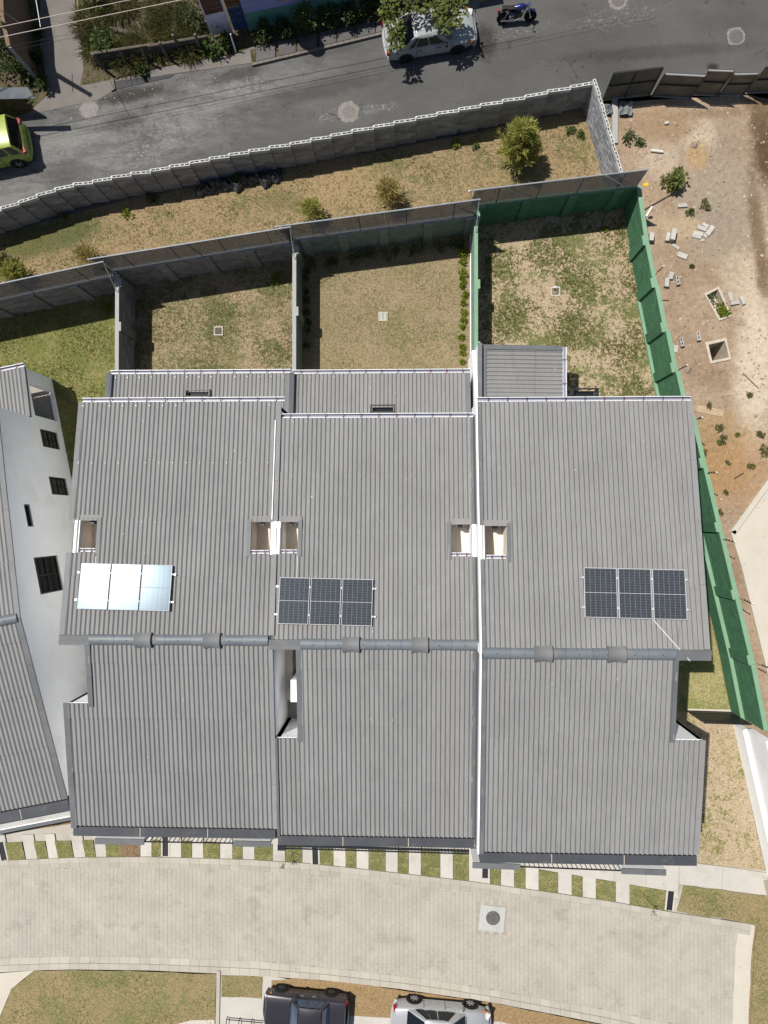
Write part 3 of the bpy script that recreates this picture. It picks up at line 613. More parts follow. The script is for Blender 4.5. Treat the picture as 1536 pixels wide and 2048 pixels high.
# --- the three row houses
h1 = House('row house at left of the three, glaring white solar panels on its grey roof', -12.97, -5.02, 4.66, -4.5, -11.88, 7.25)
h2 = House('middle row house, its grey roof between the two other row houses', -5.02, 2.58, 3.98, -4.62, -12.12, 7.25)
h3 = House('row house at right end, dark solar panels near its outer roof edge', 2.58, 10.52, 4.42, -4.72, -12.16, 8.3, 0.166, 0.142)
def hole(h, u0, v0, u1, v1):
    a, b = h.pt(u0, v1), h.pt(u1, v0); return (a.x, b.x, a.y, b.y)
w1a, w1b = hole(h1, 158, 1041, 196, 1104), hole(h1, 501, 1044, 541, 1108)
w2a, w2b = hole(h2, 561, 1044, 597, 1107), hole(h2, 902, 1049, 942, 1113)
w3 = hole(h3, 971, 1052, 1013, 1118)
N1, N2, N3 = (-1, 0.96, 2.46), (-1, 0.94, 3.62), (1, 1.1, 3.1)
def notch_hole(h, n):
    s, w, l = n; return (h.x0-1, h.x0+w, h.yri-l, h.yri-0.02) if s < 0 else (h.x1-w, h.x1+1, h.yri-l, h.yri-0.02)
for h, ns, wl in ((h1, N1, (w1a, w1b)), (h2, N2, (w2a, w2b)), (h3, N3, (w3,))):
    sw = MB(); L = h.yr-h.yri; Lf = h.yri-h.yf
    xa, xb = h.x0+(0.1 if h is not h2 else 0.0), h.x1-(0.1 if h is h1 else 0.16)
    corrugated(h.o, h.T, xa, xb, h.yr, h.yri, [lerp(h.yr, h.yri, k) for k in (.25, .5, .745)], h.z, wl, screws=sw)
    corrugated(h.o, h.T, xa, xb, h.yf, h.yri, [lerp(h.yf, h.yri, k) for k in (.295, .585, .875)], h.z, (notch_hole(h, ns),), screws=sw)
    sw.build('roof_screws', 'screw', h.o, kind='stuff')
    walls(h, ns)
    for w in wl: well(h, *w, edge=(-1 if (w[0]+w[1])/2 < (h.x0+h.x1)/2 else 1))
for h, g in ((h1, (h1.x0, h1.x1+0.16)), (h2, (h2.x0+0.02, h2.x1+0.06)), (h3, (h3.x0+0.03, h3.x1+0.02))):
    gutter(h.o, h.T, g[0], g[1], h.yr, h.z(h.yr)-0.03, 1)
# roof edges
flash(h1, h1.x0-0.1, h1.x0+0.1, h1.yr, w1a[3]+0.03); flash(h1, h1.x0-0.1, h1.x0+0.1, w1a[2]-0.03, h1.yri+0.18, n=1)
flash(h1, h1.x0+0.87, h1.x0+1.06, h1.yri-0.2, h1.yri-N1[2]-0.15, n=2); flash(h1, h1.x0-0.1, h1.x0+0.12, h1.yri-N1[2], h1.yf-0.1, n=3)
flash(h1, h1.x1-0.12, h1.x1+0.05, h1.yr, w1b[3]+0.02, 'roof_cement', n=3); flash(h1, h1.x1-0.12, h1.x1+0.05, w1b[2], h1.yri+0.2, 'roof_cement', n=2)
flash(h1, h1.x1-0.16, h1.x1-0.0, h1.yri-0.2, h1.yf, 'roof_cement', n=4, lift=0.06)
flash(h2, h2.x0+0.86, h2.x0+1.05, h2.yri-0.2, h2.yri-N2[2]-0.15, n=3)
flash(h2, h2.x0+0.005, h2.x0+0.1, h2.yri-N2[2], h2.yf-0.05, n=3, lift=0.075)
flash(h2, h2.x1-0.18, h2.x1-0.065, h2.yr, w2b[3]+.02, n=3); flash(h2, h2.x1-0.18, h2.x1-0.065, w2b[2], h2.yri+0.2, n=2); flash(h2, h2.x1-0.2, h2.x1-0.065, h2.yri-0.2, h2.yf, n=3)
flash(h3, h3.x0+0.02, h3.x0+0.17, h3.yr, w3[3]+.02, n=3); flash(h3, h3.x0+0.02, h3.x0+0.17, w3[2], h3.yri, n=2); flash(h3, h3.x0+0.03, h3.x0+0.2, h3.yri-0.2, h3.yf-.1, n=3)
flash(h3, h3.x1-0.17, h3.x1+0.03, h3.yr, h3.yri+0.18, 'roof_cement', lift=0.024, n=4); flash(h3, h3.x1-0.17, h3.x1+0.03, h3.yri-N3[2], h3.yf, 'roof_cement', lift=0.024, n=3); flash(h3, h3.x1-1.22, h3.x1-1.06, h3.yri-0.2, h3.yri-N3[2]-0.1, n=2)
# party walls that rise above the lower roof
MB().hexa([(h3.x0-0.03, h2.yf, 5.0), (h3.x0+0.02, h2.yf, 5.0), (h3.x0+0.02, h3.yri, 5.0), (h3.x0-0.03, h3.yri, 5.0)], [(h3.x0-0.03, h3.yf-0.1, h3.z(h3.yf)+.02), (h3.x0+0.02, h3.yf-0.1, h3.z(h3.yf)+.02), (h3.x0+0.02, h3.yri, h3.zri+.04), (h3.x0-0.03, h3.yri, h3.zri+.04)]).build('party_wall', 'white_wall', h3.o)
MB().hexa([(h3.x0-0.03, h3.yri, 5.0), (h3.x0+0.02, h3.yri, 5.0), (h3.x0+0.02, h3.yr, 5.0), (h3.x0-0.03, h3.yr, 5.0)], [(h3.x0-0.03, h3.yri, h3.zri+.04), (h3.x0+0.02, h3.yri, h3.zri+.04), (h3.x0+0.02, h3.yr, h3.z(h3.yr)+.03), (h3.x0-0.03, h3.yr, h3.z(h3.yr)+.03)]).build('party_wall', 'white_wall', h3.o)
tbox(MB(), h2.T, h1.x1-0.18, h1.x1-0.145, w1b[3]+.1, h2.yr-0.1, h1.z(w1b[3])-.05, h1.z(w1b[3])+.085, h1.z(h2.yr)-.05, h1.z(h2.yr)+.085).build('roof_pipe', 'plastic_white', h1.o)
for ya, yb in ((h2.yr, w2b[3]+.02), (w2b[2], h2.yri+.2), (h2.yri-.2, h2.yf)):
    lo, hi = min(ya, yb), max(ya, yb); tbox(MB(), h2.T, h3.x0-.06, h3.x0-.034, lo, hi, h2.z(lo)-.1, h2.z(lo)+.72, h2.z(hi)-.1, h2.z(hi)+.72).build('upstand_flashing', 'flashing', h2.o)
# ridges
def rx(h, u): return h.pt(u, 1285).x
ridge(h1, h1.x0+1.05, h1.x1-0.16, [rx(h1, 288), rx(h1, 425)], 7); notch_cap(h1, h1.x0-0.09, h1.x0+1.06)
ridge(h2, h2.x0+1.05, h2.x1-0.04, [rx(h2, 702), rx(h2, 839)], 7); notch_cap(h2, h2.x0-0.18, h2.x0+1.06)
ridge(h3, h3.x0+0.06, h3.x1-1.18, [rx(h3, 1085), rx(h3, 1231)], 7); notch_cap(h3, h3.x1-1.19, h3.x1+0.05)
fascia(h1, h1.x0-0.06, h1.x1-0.08, h1.yf, 3); fascia(h2, h2.x0, h2.x1-0.05, h2.yf, 3); fascia(h3, h3.x0+0.05, h3.x1-0.02, h3.yf, 3)
for h, xx in ((h1, h1.x0+0.2), (h2, h2.x0+0.3), (h3, h3.x1-0.35)):
    MB().lathe(h.T(xx, h.yf-0.03, h.z(h.yf)-0.08), [(0.07, -0.1), (0.07, 0.02), (0.05, 0.02)], 10).build('downpipe_inlet', 'black_metal', h.o)
# side courts: ground slabs and what stands in them
tbox(MB(), h2.T, h2.x0+.04, h2.x0+.94, h2.yri-3.6, h2.yri-.12, 3.9, 4.1).build('court_floor', 'concrete_floor', h2.o)
tbox(MB(), h2.T, h2.x0+.04, h2.x0+.3, h2.yri-2.75, h2.yri-.2, 4.1, 4.6).build('court_ledge', 'cream_wall', h2.o)
tbox(MB(), h2.T, h2.x0+.5, h2.x0+.93, h2.yri-1.3, h2.yri-.25, 4.1, 4.115).build('court_drain', 'black_metal', h2.o)
tbox(MB(), h2.T, h2.x0+.5, h2.x0+.93, h2.yri-3.5, h2.yri-3.0, 4.1, 4.12).build('court_drain', 'black_metal', h2.o)
MB().hexa([(h2.x0-.02, h2.yri-3.6, 4), (h2.x0+.03, h2.yri-3.6, 4), (h2.x0+.03, h2.yri-.1, 4), (h2.x0-.02, h2.yri-.1, 4)], [(h2.x0-.02, h2.yri-3.6, h2.z(h2.yri-3.6)-.03), (h2.x0+.03, h2.yri-3.6, h2.z(h2.yri-3.6)-.03), (h2.x0+.03, h2.yri-.1, h2.zri-.04), (h2.x0-.02, h2.yri-.1, h2.zri-.04)]).build('court_wall', 'white_wall', h2.o)
# --- rear single-storey wings
def wing(h, x0, x1, y0, y1, zlo, zhi, flash_w=0.3):
    zf = lambda y: lerp(zlo, zhi, (y1-y)/(y1-y0)); T = h.T; s = MB()
    corrugated(h.o, T, x0+flash_w, x1-0.25, y1, y0, [], zf, screws=s)
    tbox(MB(), T, x0+0.16, x0+flash_w, y0, y1-0.02, zf(y0)-.1, zf(y0)+.03, zf(y1)-.1, zf(y1)+.03).build('wing_flashing', 'flashing', h.o)
    tbox(MB(), T, x0-0.02, x0+0.14, y0, y1, 0, zf(y0)+.22, 0, zf(y1)+.22).build('wing_wall', 'white_wall', h.o)
    tbox(MB(), T, x0-0.04, x0+0.15, y0, y1+.01, zf(y0)+.224, zf(y0)+.25, zf(y1)+.224, zf(y1)+.25).build('wing_coping', 'flashing_dark', h.o)
    tbox(MB(), T, x1-0.25, x1-0.02, y0, y1-0.02, zf(y0)-.1, zf(y0)+.035, zf(y1)-.1, zf(y1)+.035).build('wing_flashing', 'flashing', h.o)
    tbox(MB(), T, x0+.15, x1-.02, y1-0.2, y1-0.05, 0, zlo-0.06).build('wing_wall', 'white_wall', h.o)
    gutter(h.o, T, x0+0.02, x1-0.02, y1, zlo-0.02, 1)
    if s.v: s.build('wing_screws', 'screw', h.o, kind='stuff')
wing(h1, -13.18, -5.12, 4.5, 6.42, 2.62, 2.92); wing(h2, -5.1, 2.72, 3.85, 6.38, 2.62, 3.02)
rear_window(h1, h1.pt(353, 790).x+.12, 1.02, h1.yr-.0, h1.z(h1.yr)-1.1, 0.42); rear_window(h2, h2.pt(736, 822).x+.05, 1.0, h2.yr-.0, h2.z(h2.yr)-1.1, 0.42)
T3 = lambda x, y, z: (2.98+y, 7.5-x, z)            # small wing of the right house, falling to the right
zf3 = lambda y: lerp(3.02, 2.62, y/3.75); s3 = MB()
corrugated(h3.o, T3, 0.22, 3.1, 3.68, 0.36, [2.5], zf3, screws=s3); s3.build('wing_screws', 'screw', h3.o, kind='stuff')
tbox(MB(), T3, 0, 3.2, 0.0, 0.16, 0, 3.22).build('wing_wall', 'white_wall', h3.o); tbox(MB(), T3, -0.02, 3.2, -0.015, 0.17, 3.222, 3.25).build('wing_coping', 'flashing', h3.o)
tbox(MB(), T3, 0.05, 3.1, 0.2, 0.37, 2.9, zf3(.3)+.04).build('wing_flashing', 'flashing', h3.o)
tbox(MB(), T3, 0.0, 0.2, 0.2, 3.68, 2.5, zf3(.2)+.06, 2.3, zf3(3.68)+.06).build('wing_flashing', 'flashing', h3.o)
tbox(MB(), T3, 0.1, 0.22, 0.2, 3.5, 0, 2.49, 0, 2.29).build('wing_wall', 'white_wall', h3.o); tbox(MB(), T3, 0.2, 3.1, 3.42, 3.56, 0, 2.45).build('wing_wall', 'white_wall', h3.o)
gutter(h3.o, T3, 0.02, 3.1, 3.7, zf3(3.7)-.01, 1, 0.9); rear_window(h3, h3.pt(1142, 788).x+.2, 1.0, h3.yr-.0, h3.z(h3.yr)-1.1, 0.42)
# white gable between the second yard and the right house
MB().hexa([(2.84, 3.9, 0), (2.97, 3.9, 0), (2.97, 7.5, 0), (2.84, 7.5, 0)], [(2.84, 3.9, 4.2), (2.97, 3.9, 4.2), (2.97, 7.5, 2.0), (2.84, 7.5, 2.0)]).build('gable_wall', 'white_wall', h3.o)
# wall lamp and gate post details in the side courts
MB().path([(h3.x1-1.0, h3.yri-3.0, 5.6), (h3.x1-0.8, h3.yri-2.9, 5.65), (h3.x1-0.66, h3.yri-2.95, 5.5)], 0.03).build('wall_lamp', 'galvanised', h3.o)
tank = thing('water_cistern', (-4.3, -6.6, 4.1), 'white plastic cistern in the narrow court of the middle house', 'cistern')
MB().box((-4.3, -6.62, 5.2), (.46, .85, 1.9)).build('tank_body', 'plastic_white', tank); MB().box((-4.3, -6.62, 6.17), (.4, .78, .05)).build('lid', 'plastic_white', tank)
for k in range(4): MB().box((-4.3, -6.9+k*.19, 6.2), (.38, .03, .014)).build('lid_rib', 'plastic_white', tank)
MB().box((-4.3, -6.62, 4.17), (.5, .95, .14)).build('tank_base', 'concrete_floor', tank)
# --- solar arrays
def solar(h, u, v, label, conduit, sc_=1.0, rz=0.0, dz=0.14):
    c = h.pt(u, v, dz); o = thing('solar_array', (c.x, c.y, c.z), label, 'solar panels', 'solar arrays on the row house roofs')
    o.rotation_euler = (-math.atan(h.sr), 0, rz); w, l = 1.134*sc_, 1.722*sc_
    gm = MB()
    for s in (-1, 1): gm.box((0, s*l*0.247, 0.0), (w-0.038, l*0.487-0.012, 0.03))
    gme = MB().add(gm.v, gm.f).mesh('glass', 'solar_glass')
    fm = MB()
    for s in (-1, 1): fm.box((s*(w/2-0.009), 0, 0.002), (0.018, l, 0.04)); fm.box((0, s*(l/2-0.009), 0.002), (w-0.037, 0.018, 0.04))
    fm.box((0, 0, 0.002), (w-0.037, 0.014, 0.034)); fme = fm.mesh('frame', 'panel_frame')
    for k in (-1, 0, 1):
        p = local_part('panel', gme, o, (k*(w+0.045), 0, 0)); local_part('frame', fme, p)
    rm = MB().box((0, 0, 0), (3*w+0.36, 0.045, 0.05)).mesh('rail', 'galvanised'); clm = MB().box((0, 0, 0), (0.045, 0.07, 0.02)).mesh('clamp', 'panel_frame')
    ft = MB().box((0, 0, 0), (0.06, 0.06, 0.1)).mesh('rail_foot', 'galvanised')
    for s in (-1, 1):
        local_part('rail', rm, o, (0, s*l*0.3, -0.05))
        for k in (-1.5, -0.5, 0.5, 1.5): local_part('clamp', clm, o, (k*(w+0.045), s*l*0.3, 0.03)); local_part('rail_foot', ft, o, (k*w*1.04, s*l*0.3, -0.12))
    if conduit:
        a, b = (h.pt(*q, 0.07) for q in conduit); MB().tube(a, b, 0.011, 6).build('conduit', 'plastic_white', h.o)
    return o
solar(h1, 250, 1174, 'three solar panels in white sun glare on the left row house', ((192, 1112), (190, 1135)), rz=R_(-1.2))
solar(h2, 651, 1203, 'three dark solar panels on the middle row house', ((595, 1112), (594, 1160)), rz=R_(-1.2))
solar(h3, 1270, 1187, 'three dark solar panels on the right row house, cable to its ridge', ((1305, 1238), (1380, 1322)), 1.02, rz=R_(-1.2))

# --- neighbouring house at the left edge, turned 11.5 degrees
NP = at(104, 757.6); NTH = R_(11.5); cs, sn = math.cos(NTH), math.sin(NTH)
TN = lambda x, y, z: (NP.x+cs*x-sn*y, NP.y+sn*x+cs*y, z)
hn = House('white neighbouring house cut off by the left edge, turned from the row houses', -6.0, 0.0, -2.25, -10.75, -18.15, 6.62, 0.152, 0.115, TN, 'neighbour_house')
sN = MB()
corrugated(hn.o, TN, -5.9, -0.12, hn.yr, hn.yri, [lerp(hn.yr, hn.yri, k) for k in (.25, .5, .745)], hn.z, screws=sN)
corrugated(hn.o, TN, -5.9, -0.12, hn.yf, hn.yri, [lerp(hn.yf, hn.yri, k) for k in (.295, .585, .875)], hn.z, screws=sN); sN.build('roof_screws', 'screw', hn.o, kind='stuff')
flash(hn, -0.14, 0.06, hn.yr, hn.yri, n=4); flash(hn, -0.14, 0.06, hn.yri, hn.yf, n=4)
ridge(hn, -5.9, -0.05, [-3.4], 6); fascia(hn, -5.9, 0.0, hn.yf, 3, 0.42); gutter(hn.o, TN, -5.9, 0.02, hn.yr, hn.z(hn.yr)-.02, 1)
# side wall in pieces round its window openings, (y0, y1, z0, z1)
WIN = [(-3.55, -2.72, 0.6, 2.15), (-5.75, -4.92, 0.6, 2.18), (-7.2, -6.25, 4.3, 4.72), (-10.05, -8.5, 2.84, 4.76)]
def nwall(y0, y1, z0, z1, z1b=None):
    z1b = z1 if z1b is None else z1b
    MB().hexa([TN(-.16, y0, z0), TN(0, y0, z0), TN(0, y1, z0), TN(-.16, y1, z0)], [TN(-.16, y0, z1), TN(0, y0, z1), TN(0, y1, z1b), TN(-.16, y1, z1b)]).build('wall', 'white_wall', hn.o)
zt = lambda y: hn.z(y)-0.07
ys = sorted({hn.yf+.05, hn.yri, hn.yr, *[w[0] for w in WIN], *[w[1] for w in WIN]})
for a, b in zip(ys[:-1], ys[1:]):
    w = [k for k in WIN if k[0] <= a and b <= k[1]]
    if w: nwall(a, b, 0, w[0][2]); nwall(a, b, w[0][3], zt(a), zt(b))
    else: nwall(a, b, 0, zt(a), zt(b))
for n, (y0, y1, z0, z1) in enumerate(WIN):
    wo = MB(); tbox(wo, TN, -.13, -.10, y0, y1, z0, z1); pane = wo.build('window', 'window_glass', hn.o)
    f = MB()
    for a, b, c, d in ((y0, y0+.06, z0, z1), (y1-.06, y1, z0, z1), (y0+.06, y1-.06, z0, z0+.06), (y0+.06, y1-.06, z1-.06, z1)): tbox(f, TN, -.098, -.045, a, b, c, d)
    if n != 2:
        m = (z0+z1)/2; tbox(f, TN, -.098, -.05, y0+.06, y1-.06, m-.03, m+.03); my = (y0+y1)/2; tbox(f, TN, -.098, -.055, my-.02, my+.02, z0+.06, z1-.06)
        for q in (.25, .75): tbox(f, TN, -.098, -.07, y0+.06, y1-.06, lerp(z0, z1, q)-.012, lerp(z0, z1, q)+.012)
    f.build('frame', 'black_metal', pane); tbox(MB(), TN, -.1, .012, y0-.01, y1+.01, z0-.03, z0+.002).build('sill', 'cream_wall', pane)
    if n in (0, 1):
        for q in (.08, .52): tbox(MB(), TN, -.0985, -.0965, lerp(y0, y1, q), lerp(y0, y1, q+.4), z0+.1, z1-.1).build('curtain', 'curtain', pane)
for y0, y1, z0, z1 in ((hn.yf, hn.yf+.15, 0, zt(hn.yf)),): tbox(MB(), TN, -6, -.16, y0, y1, z0, z1).build('wall', 'white_wall', hn.o)
tbox(MB(), TN, -6, -.16, hn.yr-.15, hn.yr, 0, zt(hn.yr)).build('wall', 'white_wall', hn.o); tbox(MB(), TN, -6, -5.85, hn.yf+.15, hn.yr-.15, 0, 5).build('wall', 'white_wall', hn.o)
# its rear wing with an open porch in the side
zfn = lambda y: lerp(2.84, 2.5, (y+2.25)/2.25)
corrugated(hn.o, TN, -5.9, -.1, .05, -2.3, [], zfn); gutter(hn.o, TN, -5.9, .0, .06, 2.47, 1)
tbox(MB(), TN, -.14, .05, -2.3, .04, zfn(-2.3)-.1, zfn(-2.3)+.05, zfn(0)-.1, zfn(0)+.05).build('wing_flashing', 'flashing', hn.o)
nwall(-2.25, -2.14, 0, 2.7); nwall(-.68, 0, 0, zfn(-.68)-.06, zfn(0)-.06); nwall(-2.14, -.68, 0, .22); nwall(-2.14, -.68, 2.32, zfn(-2.14)-.06, zfn(-.68)-.06)
tbox(MB(), TN, -1.9, -1.8, -2.2, 0, 0, 2.6).build('porch_wall', 'cream_wall', hn.o); tbox(MB(), TN, -1.8, -.16, -2.24, -.1, .0, .12).build('porch_floor', 'concrete_floor', hn.o)
tbox(MB(), TN, -5.9, -1.8, -.12, -.0, 0, 2.4).build('wing_wall', 'white_wall', hn.o)
for yy in (-1.63, -1.15): tbox(MB(), TN, -1.798, -1.79, yy-.006, yy+.006, .12, 2.4).build('tile_joint', 'concrete_floor', hn.o)
# canopy over its front door
tbox(MB(), TN, -5.9, .1, hn.yf-.98, hn.yf-.5, 4.7, 4.8).build('front_canopy', 'concrete_white', hn.o); tbox(MB(), TN, -5.9, .1, hn.yf-1.03, hn.yf-.985, 4.6, 4.84).build('canopy_edge', 'plastic_white', hn.o); tbox(MB(), TN, -5.9, .1, hn.yf-1.22, hn.yf-1.035, 4.5, 4.7).build('canopy_gutter', 'flashing', hn.o)

# ================================================================== walls and fences
def unit(p, q):
    d = Vector((q[0]-p[0], q[1]-p[1], 0)); return d.normalized(), d.length
def courses(mb, p, q, z0, z1, nrm, bl=0.4, bh=0.2, proud=0.008, j=0.012, xoff=0.0):
    """block faces standing proud of a wall face p->q, nrm = outward normal of that face"""
    d, L = unit(p, q); P0 = Vector((p[0], p[1], 0)); r = 0; z = z0
    while z < z1-0.03:
        zt_ = min(z+bh, z1); x = -(bl/2 if r % 2 else 0)+xoff
        while x < L:
            a, b = max(x+j/2, 0), min(x+bl-j/2, L)
            if b-a > 0.03:
                k = proud*random.uniform(0.6, 1.3)
                c = [P0+d*a, P0+d*b, P0+d*b+nrm*k, P0+d*a+nrm*k]
                if d.cross(nrm).z < 0: c = c[::-1]
                mb.hexa([(*v.xy, z+j/2) for v in c], [(*v.xy, zt_-j/2) for v in c])
            x += bl
        z += bh; r += 1
    return mb
CAM2 = Vector((0, 0, 0))
def yard_wall(name, label, p, q, zt_, nrm, mat, capmat, pillars=(), th=0.15, pw=0.4, pp=0.1, blocks=True, group=None):
    """block wall with its visible face on p->q looking along nrm; pillars = distances along it"""
    d, L = unit(p, q); o = thing(name, (p[0], p[1], 0), label, 'wall', group)
    back = -1 if d.cross(nrm).z > 0 else 1
    m = MB(); c = [Vector((*p[:2], 0)), Vector((*q[:2], 0)), Vector((*q[:2], 0))-nrm*th, Vector((*p[:2], 0))-nrm*th]
    m.prism([v.xy[:] for v in c], 0, zt_); m.build('wall_core', mat, o)
    e = nrm*0.006
    MB().prism([(v+k).xy[:] for v, k in zip(c, (e, e, -e, -e))], zt_+0.002, zt_+0.03).build('coping', capmat, o)
    if blocks: courses(MB(), p, q, 0, zt_, nrm).build('block_courses', mat, o, kind='stuff')
    for s in pillars:
        a = Vector((*p[:2], 0))+d*(s-pw/2); b = a+d*pw
        MB().prism([a.xy[:], b.xy[:], (b+nrm*pp).xy[:], (a+nrm*pp).xy[:]], 0, zt_+0.001).build('pillar', mat, o)
        MB().prism([(a-nrm*.0).xy[:], b.xy[:], (b+nrm*(pp+.004)).xy[:], (a+nrm*(pp+.004)).xy[:]], zt_+0.004, zt_+0.034).build('pillar_cap', capmat, o)
    return o
def along(p, q, u, v, z):
    d, L = unit(p, q); w = at(u, v, z)-Vector((*p[:2], z)); return w.dot(d)
def mesh_fence(label, p, q, z0, z1, nposts, ext=0.35, braces=()):
    o = thing('mesh_fence', (p[0], p[1], z0), label, 'fence', 'mesh fences on the back walls')
    d, L = unit(p, q); up = Vector((0, 0, 1)); A = Vector((*p[:2], z0)); hh = z1-z0
    A = A-d*0.0
    MB().tube(A-d*ext+up*hh, A+d*(L+0.05)+up*hh, 0.03, 8).build('top_rail', 'galvanised', o, smooth=True)
    for i in range(nposts):
        s = L*(i+0.5)/nposts; MB().tube(A+d*s, A+d*s+up*hh, 0.018, 6).build('post', 'mesh_wire', o)
    MB().tube(A, A-d*ext+up*hh, 0.02, 6).build('post', 'galvanised', o); MB().tube(A+d*L, A+d*L+up*hh, 0.02, 6).build('post', 'galvanised', o)
    m = MB(); s = -hh; sp = 0.088; r = 0.0125
    n = d.cross(up)*0.006
    while s < L+hh:
        for sg in (1, -1):
            x0, x1 = (s, s+hh) if sg > 0 else (s+hh, s)
            za, zb = 0.0, hh; ca, cb = x0, x1
            lo, hi = (-ext*0.5, L)
            def clip(xa, za, xb, zb):
                for lim, gt in ((lo, True), (hi, False)):
                    ina = xa >= lim if gt else xa <= lim; inb = xb >= lim if gt else xb <= lim
                    if not ina and not inb: return None
                    if ina != inb:
                        t = (lim-xa)/(xb-xa); xm, zm = lim, za+(zb-za)*t
                        if ina: xb, zb = xm, zm
                        else: xa, za = xm, zm
                return xa, za, xb, zb
            k = clip(ca, za, cb, zb)
            if k and abs(k[2]-k[0]) > 0.03: m.tube(A+d*k[0]+up*k[1]+n*sg, A+d*k[2]+up*k[3]+n*sg, r, 3, caps=False)
        s += sp
    m.build('wire_mesh', 'mesh_wire', o, kind='stuff')
    for (a, b) in braces: MB().tube(a, b, 0.016, 6).build('brace', 'galvanised', o)
    for f0, f1 in ((0.03, 0.3),) if L > 6.5 else ():
        MB().box((A+d*(L*f0)+up*hh).lerp(A+d*(L*f1)+up*0.02, 0.5)+n*3, (0.05, 0.012, 0.05)).v
    return o
def rod(o, a, b, mat='timber', r=0.022): MB().tube(a, b, r, 6).build('tie_rod', mat, o)
nin = Vector((0.14, -0.99, 0)).normalized()
B = [((-150, 668), (268, 579)), ((258, 572), (604, 517)), ((597, 514), (944, 468)), ((944, 450.5), (1246, 415))]
BW = [(at(*a), at(*b)) for a, b in B]; ZT = [1.92, 1.95, 1.95, 1.98]
PILL = [[(-25, 612), (58, 590), (146, 572)], [(322, 526), (410, 512), (498, 497), (577, 486)], [(610, 478), (684, 465), (766, 453), (856, 440), (940, 430)], [(962, 418), (1054, 406), (1147, 391), (1238, 378)]]
names = [('back wall of the lawn yard beside the neighbouring house, grey blocks', 'block_grey', 'wall_cap'), ('grey block back wall of the first row house yard', 'block_grey', 'wall_cap'),
         ('painted grey-green back wall behind the hedge of the middle yard', 'wall_dark_green', 'wall_cap'), ('dark green back wall of the right yard', 'wall_green', 'green_cap')]
flabel = ['mesh fence on the leftmost back wall, beside the neighbour lawn', 'mesh fence on the back wall of the first row house yard', 'mesh fence above the hedge of the middle yard', 'mesh fence above the dark green back wall']
for k, ((p, q), z_, pl, (lb, m1, m2)) in enumerate(zip(BW, ZT, PILL, names)):
    d, L = unit(p, q); n = Vector((d.y, -d.x, 0))
    yard_wall('yard_back_wall', lb, p, q, z_, n, m1, m2, [s for s in (along(p, q, u, v, z_) for u, v in pl) if 0.1 < s < L-0.1], group='back walls of the yards')
    pc, qc = p-n*0.06, q-n*0.06
    fo = mesh_fence(flabel[k], pc, qc, z_+0.03, 3.5, 4, 0.42 if k else 0.0)
    up = Vector((0, 0, 1)); hh = 3.5-z_
    def fp(s, h): return Vector((*pc[:2], z_+h))+d*s+n*0.03
    if k == 1: rod(fo, fp(L*.5, .05), fp(L*.47, 1.4), 'old_wood', .018)
    if k == 2: rod(fo, fp(1.75, .02), fp(-.1, 1.45)); rod(fo, fp(L*.52, .05), fp(L*.51, 1.5), 'galvanised', .016); rod(fo, fp(L-.7, .9), fp(L, .1), 'old_wood', .02)
    if k == 3: rod(fo, fp(2.6, .02), fp(1.25, 1.5)); rod(fo, fp(L-.4, .02), fp(L-1.75, 1.5), 'galvanised', .03); rod(fo, fp(L-.3, .3), fp(L-.9, .9)); MB().box(fp(L+.35, .15), (.2, .12, .05), 0.2).build('tag', 'yellow_plastic', fo)
    if k < 3:
        e = Vector(((at(270, 700).x, at(605, 600).x, at(941, 600).x+.15)[k]-.08, q.y-.75, z_+.06)); rod(fo, fp(L, 1.45), e, 'galvanised', .014); rod(fo, fp(L, .6), e, 'galvanised', .011)
# dividing walls
def divider(label, xr, y0, y1, z_, mat, cap, pl, th=0.16, plinth=False):
    p, q = Vector((xr, y1, 0)), Vector((xr, y0, 0))
    o = yard_wall('yard_side_wall', label, p, q, z_, Vector((1, 0, 0)), mat, cap, [y1-s for s in pl], th, 0.4, 0.1, group='side walls between the yards')
    if plinth: MB().box((xr-th-0.015, (y0+y1)/2, 0.12), (0.03, y1-y0, 0.24)).build('plinth', 'white_wall', o)
    return o
yc = lambda u, v, z: at(u, v, z).y
x1_ = at(270, 700).x; x2_ = at(605, 600).x; x3_ = at(941, 600).x+0.15
divider('grey block wall between the neighbour lawn and the first row house yard', x1_, 6.45, BW[1][0].y-.1, 1.9, 'block_grey', 'wall_cap', [yc(241, 565, 1.9), yc(241, 653, 1.9)])
divider('grey wall between the first and the middle yard', x2_, 6.42, BW[2][0].y-.12, 1.92, 'wall_dark_green', 'wall_cap', [yc(590, 500, 1.9), yc(590, 623, 1.9)])
divider('pale green wall between the middle yard and the right yard', x3_, 7.4, BW[3][0].y-.02, 1.95, 'wall_pale_green', 'green_cap', [yc(955, 432, 1.9), yc(955, 569, 1.9), 7.7], 0.15, True)
